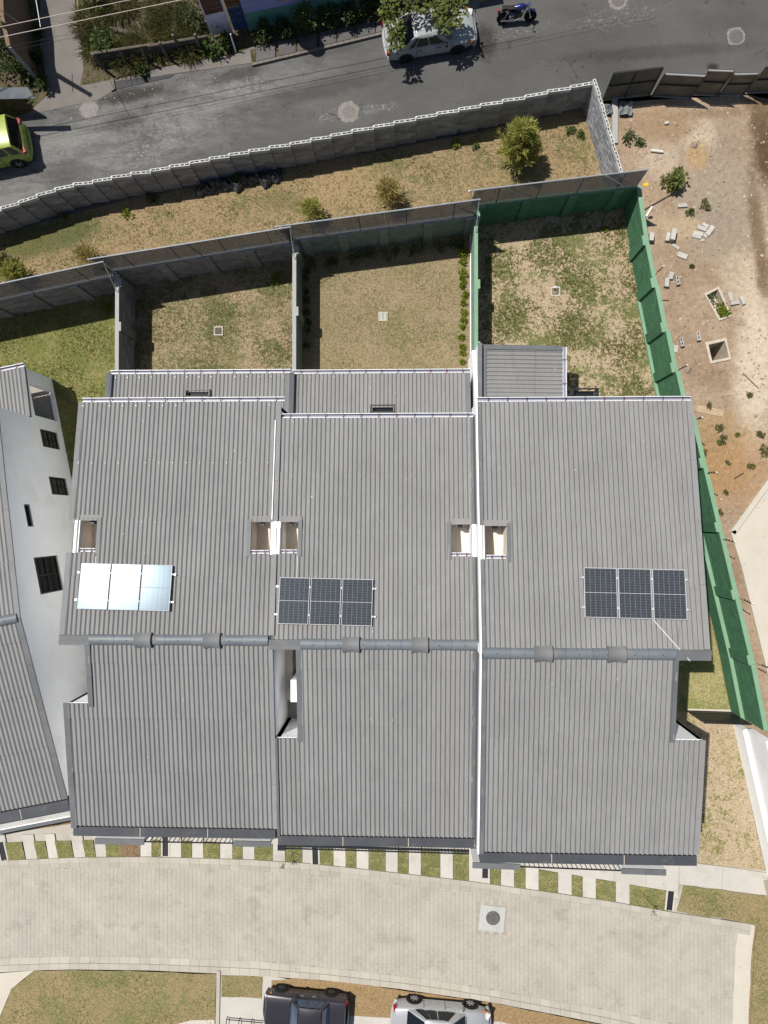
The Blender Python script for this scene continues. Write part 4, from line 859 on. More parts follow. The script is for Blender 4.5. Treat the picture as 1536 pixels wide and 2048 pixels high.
# long green wall on the right
GB_U = [1247, 1250.6, 1317, 1440, 1463]; GB_V = [412, 460, 792, 1313, 1430]
gu = lambda v: float(np.interp(v, GB_V, GB_U))
gv = [412, 523, 603, 688, 765, 850, 945, 1063, 1187, 1307, 1428]; gz = [1.95, 1.98, 2.1, 2.3, 2.5, 2.58, 2.62, 2.66, 2.7, 2.7]
gw = thing('boundary_wall', at(gu(700), 700), 'long green block wall stepping along the dirt lot', 'wall')
gpts = [at(gu(v), v) for v in gv]
for i, (p, q) in enumerate(zip(gpts[:-1], gpts[1:])):
    d, L = unit(p, q); n = Vector((d.y, -d.x, 0))
    if n.x > 0: n = -n
    off = Vector() if gv[i] < 840 else -n*0.17
    p2, q2 = p+off, q+off; z_ = gz[i]
    MB().prism([p2.xy[:], q2.xy[:], (q2-n*.16).xy[:], (p2-n*.16).xy[:]], 0, z_).build('wall_panel', 'wall_green', gw)
    courses(MB(), p2, q2, 0 if gv[i] < 840 else 1.0, z_, n, proud=0.007).build('block_courses', 'wall_green', gw, kind='stuff')
    MB().prism([(p2+n*.02).xy[:], (q2+n*.02).xy[:], (q2-n*.165).xy[:], (p2-n*.165).xy[:]], z_+.002, z_+.035).build('coping', 'green_cap', gw)
    if gv[i] >= 840:
        MB().prism([p.xy[:], q.xy[:], (q-n*.16).xy[:], (p-n*.16).xy[:]], 0, 0.97).build('lower_wall', 'wall_green', gw)
        MB().prism([(p+n*.01).xy[:], (q+n*.01).xy[:], (q-n*.16).xy[:], (p-n*.16).xy[:]], 0.974, 1.0).build('ledge', 'green_cap', gw)
    elif gv[i] >= 600: MB().prism([p.xy[:], q.xy[:], (q+n*.14).xy[:], (p+n*.14).xy[:]], 0, 0.14).build('footing', 'green_cap', gw)
    a = q2-d*0.42; zl = 0 if gv[i] < 840 else 0.95
    if i < len(gz)-1:
        MB().prism([a.xy[:], q2.xy[:], (q2+n*.11).xy[:], (a+n*.11).xy[:]], zl, z_+.004).build('pillar', 'wall_green', gw)
        MB().prism([(a-d*.01).xy[:], q2.xy[:], (q2+n*.118).xy[:], (a-d*.01+n*.118).xy[:]], z_+.037, z_+.06).build('pillar_cap', 'green_cap', gw)
for (u0, v0, u1, v1) in ((1310, 550, 1328, 533), (1352, 743, 1376, 731), (1393, 839, 1405, 836), (1411, 946, 1434, 946), (1443, 1077, 1472, 1086), (1481, 1197, 1506, 1209), (1517, 1328, 1541, 1338)):
    z_ = float(np.interp(v0, gv[:-1], gz)); a, b = at(u0, v0, z_), at(u1, v1, z_+0.62)
    e = thing('wire_bracket', (a.x, a.y, a.z), 'electric fence bracket on the green wall, '+{550: 'nearest its rear corner', 743: 'beside the square pit', 839: 'behind the right roof corner', 946: 'over the bare orange soil', 1077: 'at the kerb corner', 1197: 'beside the pale drive', 1328: 'at the right picture edge'}[v0], 'fence bracket', 'electric fence brackets')
    MB().tube(a-Vector((0, 0, .1)), b, 0.014, 6).build('arm', 'black_metal', e)
    for k in (.35, .55, .75, .97): MB().lathe(a.lerp(b, k)+Vector((0, .03, 0)), [(.02, -.04), (.035, 0), (.02, .04)], 8).build('insulator', 'plastic_white' if k > .9 else 'black_metal', e)
# white continuation, and the picket gate across the side passage
ww = thing('white_side_wall', at(1500, 1600), 'white plastered wall running down from the green wall to the front', 'wall')
for (a, b, off, z0, z1, m) in ((at(1466, 1448), at(1534, 1752), 0.0, 0, 0.97, 'white_wall'), (at(1466, 1448), at(1534, 1752), 0.17, 0.97, 2.7, 'white_wall')):
    d, L = unit(a, b); n = Vector((-d.y, d.x, 0)); n = n if n.x > 0 else -n
    for i in range(2):
        p, q = a+d*(L*i/2)+n*off, a+d*(L*(i+1)/2)+n*off
        MB().prism([p.xy[:], q.xy[:], (q+n*.25).xy[:], (p+n*.25).xy[:]], z0, z1+(0.002*i)).build('wall_panel', m, ww)
p = at(1534, 1756); MB().prism([xy(1524, 1758), xy(1545, 1755), xy(1560, 1840), xy(1542, 1838)], 0, 0.7).build('wall_end', 'concrete_pale', ww)
def pickets(label, a, b, z0, z1, n, name='picket_fence', solid=None, r=0.014, rails=(0.02, 0.98), group=None, cat='fence'):
    o = thing(name, (a.x, a.y, 0), label, cat, group); d, L = unit(a, b)
    me = MB().box((0, 0, (z0+z1)/2), (0.022, 0.022, z1-z0)).mesh('picket', 'black_metal')
    for i in range(n+1):
        c = Vector((a.x, a.y, 0))+d*(L*i/n); link('picket', me, o, loc=(c.x, c.y, 0), rz=math.atan2(d.y, d.x))
    for k in rails:
        z = lerp(z0, z1, k); MB().box((*((a+b)/2).xy, z), (L, 0.05, 0.045), math.atan2(d.y, d.x)).build('rail', 'black_metal', o)
    if solid: MB().box((*((a+b)/2).xy, (solid[0]+solid[1])/2), (L, 0.012, solid[1]-solid[0]), math.atan2(d.y, d.x)).build('panel', 'black_metal', o)
    return o
pickets('black steel gate across the side passage by the green wall', at(1372, 1421), at(1462, 1424), 0.05, 2.0, 26, 'passage_gate', (0.36, 1.62), rails=(0.0, 0.16, .8, 1.0), cat='gate')
# front fences of the row houses: low white walls with dark caps, picket gates
def front(label, a, b, spans, z=2.2, cat='fence'):
    o = thing('front_fence', (a.x, a.y, 0), label, cat, 'front fences of the row houses'); d, L = unit(a, b); up = Vector((0, 0, 1)); n = Vector((-d.y, d.x, 0))
    A = Vector((a.x, a.y, 0)); rz = math.atan2(d.y, d.x)
    for kind, s0, s1 in spans:
        c = A+d*(L*(s0+s1)/2); l = L*(s1-s0)
        if kind == 'wall':
            MB().box((*(c+n*.03).xy, z/2-.02), (l-.03, .2, z-.04), rz).build('wall', 'white_wall', o); MB().box((*c.xy, z), (l, .25, .07), rz).build('wall_cap', 'flashing', o)
        else:
            k = int(l/ (0.145 if kind == 'gate' else 0.2)); me = MB().box((0, 0, z/2), (.025, .03, z-.06)).mesh('picket', 'black_metal')
            for i in range(k+1): w = A+d*(L*lerp(s0, s1, i/k)); link('picket', me, o, loc=(w.x, w.y, 0), rz=rz)
            for zz in (z-.02, z*.52, .08): MB().box((*c.xy, zz), (l, .045, .05), rz).build('rail', 'black_metal', o)
            if kind == 'gate':
                MB().box((*(c+n*.16).xy, z+.05), (l, .09, .07), rz).build('gate_track', 'black_metal', o)
                w = A+d*(L*s0)+n*.08; MB().box((*w.xy, z+.06), (.35, .22, .16), rz).build('gate_motor', 'black_metal', o)
    return o
def sp(u0, u1, us_): return [(k, (a-u0)/(u1-u0), (b-u0)/(u1-u0)) for k, a, b in us_]
front('front fence of the left row house, dark pickets between two walls', at(190, 1682, 2.2), at(541, 1688, 2.2), sp(190, 541, (('wall', 190, 289), ('pick', 290, 467), ('wall', 468, 541))))
front('black sliding picket gate along the front of the middle row house', at(564, 1697, 2.2), at(938, 1708, 2.2), sp(564, 938, (('gate', 564, 938),)), cat='gate')
front('front fence of the right row house, dark pickets between two walls', at(945, 1730, 2.2), at(1332, 1745, 2.2), sp(945, 1332, (('wall', 945, 1041), ('pick', 1042, 1243), ('wall', 1244, 1332))))
MB().box((h3.x0-.12, h3.yf-.9, 1.4), (.16, 1.6, 2.8)).build('gate_pier', 'white_wall', h3.o)
pickets('black picket fence in front of the neighbouring house', at(-90, 1686, 2.2), at(139, 1640, 2.2), 0.05, 2.2, 34, 'picket_fence', rails=(0.02, .5, .97, 1.0))
# drains with grates across the verge
for u0, v0, u1, v1, where in ((1, 1684, 9, 1720, 'left edge of the picture'), (331, 1674, 331, 1712, 'the left row house'), (630, 1692, 631, 1728, 'the middle row house'), (971, 1706, 970, 1756, 'the right row house, near its left corner'), (1342, 1782, 1338, 1820, 'the right row house, near its right corner')):
    a, b = at(u0, v0, .1), at(u1, v1, .1); d, L = unit(a, b); rz = math.atan2(d.y, d.x); c = (a+b)/2
    o = thing('drain_channel', (c.x, c.y, .1), 'dark grated drain channel across the verge before '+where, 'drain', 'drain channels across the verge')
    MB().box((c.x, c.y, .085), (L, .2, .06), rz).build('channel', 'drain_dark', o)
    n = Vector((-d.y, d.x, 0))
    for s in (-1, 1): MB().box((*(c+n*s*.115).xy, .1), (L, .03, .06), rz).build('edge_angle', 'black_metal', o); MB().box((*(c+n*s*.17).xy, .098), (L+.04, .08, .05), rz).build('edge_concrete', 'concrete_slab', o)
# round manhole in the street
mh = thing('manhole', at(986, 1836), 'round iron manhole cover in a pale square slab of the paved street', 'manhole')
MB().prism(px((962, 1809), (1012, 1815), (1007, 1865), (956, 1860)), -.03, .012).build('surround', 'concrete_white', mh)
c0 = at(986, 1836, .012); MB().lathe(c0, [(.33, -.02), (.33, .012), (.3, .012)], 32).build('ring', 'cast_iron', mh); MB().lathe(c0, [(.285, -.01), (.285, .018), (.26, .02), (.25, .014)], 32).build('cover', 'cast_iron', mh)
for k in range(12):
    r_ = .21 if k < 8 else .09; a = k*2*math.pi/(8 if k < 8 else 4); MB().box((c0.x+r_*math.cos(a), c0.y+r_*math.sin(a), c0.z+.018), (.09, .035, .012), a).build('rib', 'panel_frame' if k == 20 else 'cast_iron', mh)
for u, v, r1, r2, lb in ((697, 224, .5, .3, 'worn manhole with ragged cement ring in the middle of the asphalt road'), (1472, 73, .43, .33, 'manhole with broken cement ring at the right end of the asphalt road'), (178, 219, .45, .3, 'manhole at the mouth of the alley'), (1236, 1, .45, .3, 'manhole cut by the top edge of the picture')):
    c = at(u, v, .004); o = thing('road_manhole', (c.x, c.y, 0), lb, 'manhole', 'manholes in the asphalt road')
    n = 36; ro = [r1*random.uniform(.9, 1.12) for _ in range(n)]
    MB().prism([(c.x+ro[i]*math.cos(2*math.pi*i/n), c.y+ro[i]*math.sin(2*math.pi*i/n)) for i in range(n)], -.02, .008).build('cement_ring', 'patch_cement', o)
    MB().lathe((c.x, c.y, 0), [(r2, 0), (r2, .014), (r2*.9, .016)], 28).build('cover', 'cast_iron', o)
    for k in range(4): MB().box((c.x+r2*.45*math.cos(k*1.57+.4), c.y+r2*.45*math.sin(k*1.57+.4), .017), (.12, .04, .01), k*1.57+.4).build('rib', 'cast_iron', o)

# grates in the yards
for u, v, lb, m in ((437, 662, 'square drain grate in the first yard', 'cast_iron'), (766, 633, 'square drain grate in the middle yard', 'cast_iron'), (1111, 583, 'square drain cover with a white valve in the right yard', 'drain_dark')):
    c = at(u, v, .03); o = thing('yard_drain', (c.x, c.y, 0), lb, 'drain', 'yard drains')
    f = MB()
    for s in (-1, 1): f.box((c.x+s*.19, c.y, .03), (.05, .43, .06)); f.box((c.x, c.y+s*.19, .03), (.33, .05, .06))
    f.build('frame', 'mortar', o); MB().box((c.x, c.y, .012), (.33, .33, .02)).build('sump', 'drain_dark', o)
    for k in range(5): MB().box((c.x-.13+k*.065, c.y, .04), (.022, .33, .02)).build('bar', 'galvanised' if u == 766 else 'cast_iron', o)
    if u == 1111: MB().tube((c.x-.08, c.y+.12, .05), (c.x-.08, c.y+.12, .3), .03).tube((c.x-.2, c.y+.12, .27), (c.x+.03, c.y+.15, .27), .02).build('valve', 'plastic_white', o)

# ---- street wall of thin block panels with hollow top blocks
def hollow_block(L, Wd, Hh, cells=2, t=0.03):
    m = MB(); m.add([(0, 0, 0), (L, 0, 0), (L, Wd, 0), (0, Wd, 0), (0, 0, Hh), (L, 0, Hh), (L, Wd, Hh), (0, Wd, Hh)], [(0,1,5,4), (1,2,6,5), (2,3,7,6), (3,0,4,7), (3,2,1,0)])
    xs = [0]
    cw = (L-t*(cells+1))/cells
    for k in range(cells): a = t+k*(cw+t); xs += [a, a+cw]
    xs.append(L)
    b = len(m.v)
    for x in xs: m.add([(x, 0, Hh), (x, t, Hh), (x, Wd-t, Hh), (x, Wd, Hh)], [])
    for i in range(len(xs)-1):
        r0, r1 = b+i*4, b+(i+1)*4
        m.f.append((r0, r1, r1+1, r0+1)); m.f.append((r0+2, r1+2, r1+3, r0+3))
        if i % 2 == 0: m.f.append((r0+1, r1+1, r1+2, r0+2))
        else:
            q = [(xs[i], t), (xs[i+1], t), (xs[i+1], Wd-t), (xs[i], Wd-t)]; e = len(m.v)
            m.add([(x, y, Hh) for x, y in q]+[(x, y, Hh*.15) for x, y in q], [(0,4,5,1), (1,5,6,2), (2,6,7,3), (3,7,4,0), (4,7,6,5)])
    return m
TOP = [(-110, 452), (-72, 438), (-35, 425), (1.6, 413), (37, 401), (73, 387), (110, 375), (146.5, 365), (185.5, 359), (223, 351), (262, 343.5), (301, 337.6), (339, 329.5), (379, 322), (419, 313.5), (458, 306), (497.6, 298.5), (538.7, 291), (580.5, 284), (621.5, 275.4), (661.7, 267.6), (704, 258), (747, 250), (788, 241.4), (831.6, 232.4), (873.8, 223.4), (917.6, 215), (960.6, 206.5), (1005, 198), (1050, 189.6), (1095, 179), (1140.8, 170.5), (1189.6, 159)]
ZS = 1.9
hb = hollow_block(0.4, 0.13, 0.2).mesh('block', 'block_pale'); plain_block = MB().box((0.2, 0.065, 0.1), (0.392, 0.13, 0.19)).mesh('block', 'block_street')
blue_block = MB().box((0.2, 0.065, 0.1), (0.378, 0.13, 0.186)).mesh('block', 'block_blue')
def block_panel(o, a, b, z_, count, cap, bm, face):
    """one panel a->b (top outer line); returns blocks placed singly"""
    d, L = unit(a, b); rz = math.atan2(d.y, d.x); n = Vector((-d.y, d.x, 0))*face; W0 = 0.13
    org = Vector((a.x, a.y, 0)) if face > 0 else Vector((a.x, a.y, 0))+n*W0
    sx = (L/2)/0.4; rest = MB(); nrow = int(z_/0.2+.5)
    for r in range(nrow):
        zz = z_-0.2*(r+1)
        if r == 0:
            for k in range(2):
                p = org+d*(L*k/2); ob = link('block', hb, o, loc=(p.x, p.y, zz), rz=rz); ob.scale = (sx*.985, 1, 1); count += 1
            continue
        offs = [0, .5] if r % 2 else [-.25, .25, .75]
        for f in offs:
            s0, s1 = max(f, 0), min(f+.5, 1); p = org+d*(L*s0)+n*random.uniform(-.006, .006)
            if count < cap:
                ob = link('block', bm, o, loc=(p.x, p.y, zz), rz=rz); ob.scale = (L*(s1-s0)/.4, 1, 1); count += 1
            else:
                q = p+d*(L*(s1-s0)*.985); ln = Vector((-d.y, d.x, 0))*W0; c = [p, q, q+ln, p+ln]
                rest.hexa([(*v.xy, zz+.005) for v in c], [(*v.xy, zz+.195) for v in c])
    e = Vector((*b.xy, 0))
    MB().box((*((a+b)/2+n*.065).xy, z_/2-.12), (L*.99, .10, z_-.25), rz).build('mortar_core', 'block_grey', o)
    MB().tube((b.x, b.y, 0), (b.x, b.y, z_+.03), .05, 8).build('joint_post', 'block_pale' if bm is plain_block else 'wall_cap', o)
    if rest.v: rest.build('block_courses', bm.materials[0], o, kind='stuff')
    return count
sw_ = thing('street_wall', at(*TOP[16], 0), 'long grey block wall of stepped panels between the road and the dry strip', 'wall')
cnt = 0; tp = [at(u, v, ZS) for u, v in TOP]
for i in range(len(tp)-2, -1, -1):
    d, L = unit(tp[i], tp[i+1]); n = Vector((d.y, -d.x, 0))
    a = tp[i]; b = tp[i+1]+n*0.07
    cnt = block_panel(sw_, a, b, ZS, cnt, 300-2*i, plain_block, -1)
rw = thing('return_wall', at(1189, 159, 0), 'short sunlit block wall joining the street wall, beside the dirt lot', 'wall')
ra, rb = at(1190, 159, 2.05), at(1246, 352, 2.05); cnt = 0
for i in range(6):
    a, b = ra.lerp(rb, i/6), ra.lerp(rb, (i+1)/6); cnt = block_panel(rw, a+Vector((-.1+.05*(i % 1), 0, 0)), b+Vector((-.06, 0, 0)), 2.05, cnt, 300, blue_block, 1)
# ---- sheet metal fence panels on the far side of the lot
MF = [((1203, 201), (1297, 190), 1.95, .1, 'leaning brown sheet metal panel beside the block wall'), ((1303, 192), (1380, 196), 1.75, 0, 'low sheet metal fence panel, second from the block wall'), ((1384, 189), (1431, 191), 1.9, 0, 'tall narrow sheet metal fence panel, third from the block wall'), ((1436, 191), (1484, 190), 1.6, .05, 'sheet metal fence panel with a broken post, fourth from the block wall'), ((1489, 186), (1545, 184), 1.95, 0, 'sheet metal fence panel cut off by the right picture edge'), ((1548, 184), (1610, 180), 1.8, 0, '')]
for k, (a, b, z_, lean, lb) in enumerate(MF):
    if not lb: continue
    p, q = at(*a), at(*b); d, L = unit(p, q); n = Vector((-d.y, d.x, 0)); o = thing('metal_fence_panel', (p.x, p.y, 0), lb, 'fence', 'sheet metal fence panels')
    m = MB(); N = int(L/.085)*2; up = Vector((0, 0, z_))+n*lean; vs = []
    for i in range(N+1):
        w = n*(.03 if i % 2 else -.03); c = p+d*(L*i/N)+w; vs += [c+Vector((0, 0, .05)), c+up*1.0]
    m.add(vs, [(2*i, 2*i+2, 2*i+3, 2*i+1) for i in range(N)]); m.build('sheet', 'metal_fence', o)
    for f, mt in ((.04, 'galvanised' if k else 'metal_fence'), (.55, 'black_metal'), (.985, 'galvanised' if k in (1, 2, 3) else 'black_metal')):
        c = p+d*(L/2)+up*f-n*.05; MB().box(c, (L, .05, .05), math.atan2(d.y, d.x)).build('rail', mt, o)
    for s in ((0, 1) if k in (1, 3) else (1,)): c = p+d*(L*s)-n*.06; MB().tube(c, c+up*1.03, .035, 8).build('post', 'old_wood' if k != 4 else 'timber', o)
    if k == 0: c = p+d*(L*.48)-n*.04; MB().tube(c, c+up*.9, .03, 6).build('post', 'old_wood', o)

# ================================================================== vegetation
def leaves(n, sampler, size, aspect=0.45, droop=0.0, upb=0.6, jitter=0.4, fold=0.0):
    """n separate leaf blades; sampler(k) -> point, outward direction"""
    v = np.zeros((n, 4, 3)); 
    for k in range(n):
        p, d = sampler(k); d = Vector(d)+Vector(rng.normal(0, jitter, 3)); d.z -= droop
        d = d.normalized() if d.length > 1e-6 else Vector((0, 0, 1))
        s = size*rng.uniform(.6, 1.35); side = d.cross(Vector((0, 0, 1))+Vector(rng.normal(0, .5, 3)))
        side = side.normalized() if side.length > 1e-6 else Vector((1, 0, 0))
        p = Vector(p); w = side*(s*aspect*.5)
        v[k] = [p, p+d*s*.45+w, p+d*s-Vector((0, 0, droop*s*.4)), p+d*s*.45-w]
    me = bpy.data.meshes.new('leaves'); me.from_pydata(v.reshape(-1, 3).tolist(), [], [(4*k, 4*k+1, 4*k+2, 4*k+3) for k in range(n)]); return me
def crown(name, mat, parent, me):
    me.materials.append(MAT[mat]); me.name = name; return link(name, me, parent)
def clump_sampler(c, r, nb=14, flat=0.8, seed=0, hollow=.35):
    rr = np.random.default_rng(seed); cs_ = []
    for _ in range(nb):
        d = rr.normal(0, 1, 3); d /= np.linalg.norm(d); k = rr.uniform(hollow, .85); cs_.append((c[0]+d[0]*r*k, c[1]+d[1]*r*k, c[2]+d[2]*r*k*flat, r*rr.uniform(.22, .42)))
    def f(k):
        x, y, z, q = cs_[int(rr.integers(nb))]; d = rr.normal(0, 1, 3); d /= np.linalg.norm(d)+1e-9; s = rr.uniform(.3, 1)**.5
        return (x+d[0]*q*s, y+d[1]*q*s, max(z+d[2]*q*s*flat, .02)), (d[0], d[1], d[2]*.6+.3)
    return f
def bush(u, v, r, z, mat, label, n=260, size=.12, name='bush', group=None, flat=.8, seed=0, aspect=.5):
    c = at(u, v, 0); o = thing(name, (c.x, c.y, 0), label, 'bush' if name != 'weed' else 'weed', group)
    crown('foliage', mat, o, leaves(n, clump_sampler((c.x, c.y, z), r, max(6, int(n/25)), flat, seed+int(u)), size, aspect))
    s = MB()
    for k in range(3):
        a = 2.1*k+u; s.tube((c.x, c.y, 0), (c.x+r*.4*math.cos(a), c.y+r*.4*math.sin(a), z), .012 if r < .4 else .025, 5, .005)
    s.build('stems', 'bark', o); return o
def conifer(u, v, h, r, mat, label, n, size=.2, seed=0):
    c = at(u, v, 0); o = thing('cypress', (c.x, c.y, 0), label, 'tree', 'young cypresses on the dry strip'); rr = np.random.default_rng(seed)
    MB().tube((c.x, c.y, 0), (c.x, c.y, h*.92), .045 if h > 1.5 else .02, 7, .008).build('trunk', 'bark', o)
    br = []; limbs = MB(); nb = int(26*h/2.5)+12
    for k in range(nb):
        t = (k+.5)/nb; a = k*2.399; L = r*(1.0-t)**.62*rr.uniform(.72, 1.15)+.06; z0 = .12+h*.9*t
        e = Vector((c.x+L*math.cos(a), c.y+L*math.sin(a), z0+L*.55+.05)); s0 = Vector((c.x, c.y, z0)); br.append((s0, e)); limbs.tube(s0, e, .012, 4, .003)
    limbs.build('branches', 'bark', o)
    def f(k):
        s0, e = br[int(rr.integers(nb))]; t = rr.uniform(.12, 1.0); p = s0.lerp(e, t)+Vector(rr.normal(0, .045+.05*r*(1-t*.5), 3)); d = (e-s0).normalized(); return p, (d.x*.9, d.y*.9, d.z*.4+.55)
    crown('foliage', mat, o, leaves(int(n*1.25), f, size*1.15, .14, 0, jitter=.36)); return o
conifer(1030, 318, 2.7, 1.0, 'leaf_conifer', 'large bushy cypress near the corner of the street wall', 5200, .22, 1)
conifer(625, 432, 1.0, .62, 'leaf_conifer', 'low olive cypress behind the mesh fence of the middle yard', 1300, .17, 2)
conifer(778, 402, 1.35, .72, 'leaf_yellow', 'thin yellowish cypress behind the middle of the mesh fence', 1100, .2, 3)
conifer(187, 522, 1.0, .6, 'leaf_yellow', 'small yellowish cypress behind the left mesh fence', 900, .18, 4)
conifer(40, 556, 1.0, .75, 'leaf_conifer', 'spreading cypress at the left edge behind the mesh fence', 1300, .2, 5)
conifer(12, 528, 1.3, .55, 'leaf_dark', 'dark cypress at the left edge above the spreading one', 800, .18, 6)
bush(478, 362, .28, .42, 'leaf_weed', 'small round shrub by the black tarp', 260, .1)
bush(1344, 368, .52, .38, 'leaf_tree', 'leafy green bush alone on the dirt lot', 520, .17, aspect=.5)
for k, (u, v, r, lb) in enumerate(((1251, 278, .42, 'scraggly weed by the fallen post'), (1277, 287, .3, 'small weed right of the scraggly one by the fallen post'), (1378, 425, .22, 'weed below the lone bush'), (1410, 412, .25, 'thin weed right of the lone bush'), (1382, 533, .12, 'tiny dark weed beside the loose blocks'), (1415, 812, .22, 'dry weed by the roof corner'), (1436, 858, .3, 'pale green weed clump on the dirt, upper of three'), (1447, 872, .22, 'green weed beside the white stone'), (1442, 884, .3, 'green weed below the white stone'), (1405, 907, .25, 'weed close to the roof edge'), (1519, 870, .3, 'weed clump near the pale track'), (1525, 905, .5, 'large weed at the right picture edge'), (1500, 935, .28, 'weed above the drive kerb'), (1455, 925, .15, 'small weed on the bare orange soil'), (1494, 790, .28, 'dry brush near the pale track'), (1440, 1024, .25, 'weed near the kerb corner'), (1475, 870, .15, 'lone tuft on the dirt'), (1452, 985, .15, 'withered weed on the orange soil'), (1141, 262, .25, 'weed in front of the street wall corner'), (1160, 270, .22, 'weed right of the other one before the street wall'), (912, 288, .25, 'bright grass tuft at the foot of the street wall'), (950, 292, .2, 'creeping weed at the foot of the street wall'), (253, 430, .3, 'bright green grass tuft on the dry strip'), (305, 395, .3, 'grass tuft in the shade of the street wall'), (130, 432, .15, 'seedling in the shade of the street wall'), (1205, 460, .2, 'seedling in the shade of the green wall'), (546, 560, .28, 'seedling in the shade at the end of the first yard'), (217, 620, .3, 'seedling in the shade of the neighbour lawn'), (1158, 790, .0, ''))):
    if v > 780 and u > 1390: r *= .7
    if r: bush(u, v, r, r*.4, 'leaf_bright' if 'right g' in lb or 'seedling' in lb else ('leaf_olive' if u > 1390 else 'leaf_weed'), lb, int(90+r*220), .1 if r > .2 else .08, 'weed', 'weeds', .5, k)
ORD = 'first second third fourth fifth sixth seventh eighth ninth tenth eleventh twelfth thirteenth fourteenth fifteenth'.split()
# hedge along two sides of the middle yard
hp = [(at(612, 517)+Vector((0, -.35, 0)), at(935, 474)+Vector((0, -.35, 0)), 13, 'clipped shrub of the shaded back hedge'), (at(926, 490), at(926, 730), 15, 'yellow-green shrub of the side hedge'), (at(616, 530), at(616, 700), 8, 'shaded shrub along the middle yard left wall')]
for a, b, n, lb in hp:
    for k in range(n):
        p = a.lerp(b, (k+.5+random.uniform(-.3, .3))/n)+Vector((random.uniform(-.06, .06), random.uniform(-.06, .06), 0)); r = random.uniform(.7, 1.25)*(.3 if 'back' in lb else .2-.005*k if 'side' in lb else .13); o = thing('hedge_shrub', (p.x, p.y, 0), lb+', '+ORD[k]+(' from the left' if 'back' in lb else ' from the back wall'), 'shrub', lb.split(',')[0]+' row')
        crown('foliage', 'leaf_bright' if 'side' in lb else 'leaf_weed', o, leaves(120, clump_sampler((p.x, p.y, r*.8), r, 7, 1.0, k+n), .1, .55)); MB().tube((p.x, p.y, 0), (p.x, p.y, r), .012, 5).build('stem', 'bark', o)
# saplings on the verge with a stake
for u, v, lb in ((585, 1704, 'thin sapling on the verge before the middle house'), (1284, 1788, 'thin leaning sapling on the verge before the right house')):
    c = at(u, v, .1); o = thing('sapling', (c.x, c.y, .1), lb, 'tree', 'saplings on the verge')
    tip = at(u+(-18 if u < 700 else 8), v+(6 if u < 700 else 12), .1)+Vector((.1, -.15, 1.0)); MB().tube(c, tip, .014, 6, .008).build('stem', 'timber', o)
    q = c.lerp(tip, .9); crown('foliage', 'leaf_weed', o, leaves(50, clump_sampler((q.x, q.y, q.z), .16, 5, 1), .06, .5)); MB().tube(c+Vector((.05, 0, 0)), c+Vector((.05, .05, .7)), .012, 5).build('stake', 'bark', o)
# loose grass and litter, nobody could count them
def tufts(name, label, polys, per_m2, mat, size, z=0.0, cond=None, seed=1):
    rr = np.random.default_rng(seed); vs = []; fs = []
    for poly in polys:
        X = [p[0] for p in poly]; Y = [p[1] for p in poly]; N = int((max(X)-min(X))*(max(Y)-min(Y))*per_m2)
        P2 = np.array(poly); pts = np.stack([rr.uniform(min(X), max(X), N), rr.uniform(min(Y), max(Y), N)], 1)
        ins = np.zeros(N, bool); j = len(P2)-1
        for i in range(len(P2)):
            c = ((P2[i,1] > pts[:,1]) != (P2[j,1] > pts[:,1])) & (pts[:,0] < (P2[j,0]-P2[i,0])*(pts[:,1]-P2[i,1])/(P2[j,1]-P2[i,1]+1e-12)+P2[i,0]); ins ^= c; j = i
        pts = pts[ins]
        # patchiness
        k = np.sin(pts[:,0]*1.9+1.3*np.sin(pts[:,1]*1.1))+np.sin(pts[:,1]*2.3+1.7*np.sin(pts[:,0]*.8))+rr.normal(0, .8, len(pts)); pts = pts[k > (cond if cond is not None else -9)]
        for x, y in pts:
            for b in range(3):
                a = rr.uniform(0, 6.283); s = size*rr.uniform(.5, 1.4); n = len(vs); ca, sa = math.cos(a), math.sin(a); w = s*.13
                vs += [(x-sa*w, y+ca*w, z), (x+sa*w, y-ca*w, z), (x+ca*s*.8, y+sa*s*.8, z+s*rr.uniform(.25, .9))]; fs.append((n, n+1, n+2))
    me = bpy.data.meshes.new(name); me.from_pydata(vs, [], fs); me.materials.append(MAT[mat]); o = link(name, me, None, 'stuff'); o['label'] = label; o['category'] = 'grass'; return o
back = px((-100, 520), (0, 485), (300, 400), (600, 342), (900, 290), (1165, 245), (1195, 345), (960, 415), (700, 470), (585, 490), (260, 545), (0, 600))
tufts('dry_grass', 'dry straw grass on the strip behind the street wall', [back], 70, 'grass_blade_dry', .08, .005, None, 2)
tufts('green_grass', 'green grass tufts on the strip behind the street wall', [back], 45, 'grass_blade_green', .09, .005, 1.0, 3)
y1p = px((275, 600), (582, 560), (590, 740), (275, 740)); y2p = px((610, 540), (920, 500), (920, 740), (610, 740)); y3p = px((962, 480), (1245, 430), (1315, 790), (1130, 790), (1130, 700), (962, 700))
ng = px((-100, 650), (225, 600), (230, 740), (150, 1000), (-100, 800)); sg = px((1353, 1322), (1440, 1330), (1455, 1415), (1353, 1415))
tufts('grass', 'green tufts of the first yard lawn', [y1p], 130, 'grass_blade_green', .08, .02, .1, 4)
tufts('grass', 'green tufts of the middle yard lawn', [y2p], 90, 'grass_blade_green', .06, .02, .3, 14)
tufts('grass', 'dry tufts of the yard lawns', [y1p, y2p], 45, 'grass_blade_dry', .06, .02, None, 5)
tufts('grass', 'green runners of the patchy right yard', [y3p], 150, 'grass_blade_green', .11, .024, .2, 6)
tufts('grass', 'thick green grass of the neighbour lawn', [ng], 150, 'grass_blade_green', .08, .016, -.6, 7)
tufts('grass', 'grass of the verge patches', [[xy(a+s+2, vk(a+s)-2), xy(b+s-2, vk(b)-2), xy(b-2, vt(b)+2), xy(a+2, vt(a)+2)] for a, b, s in GR], 80, 'grass_blade_green', .05, .11, -.2, 8)
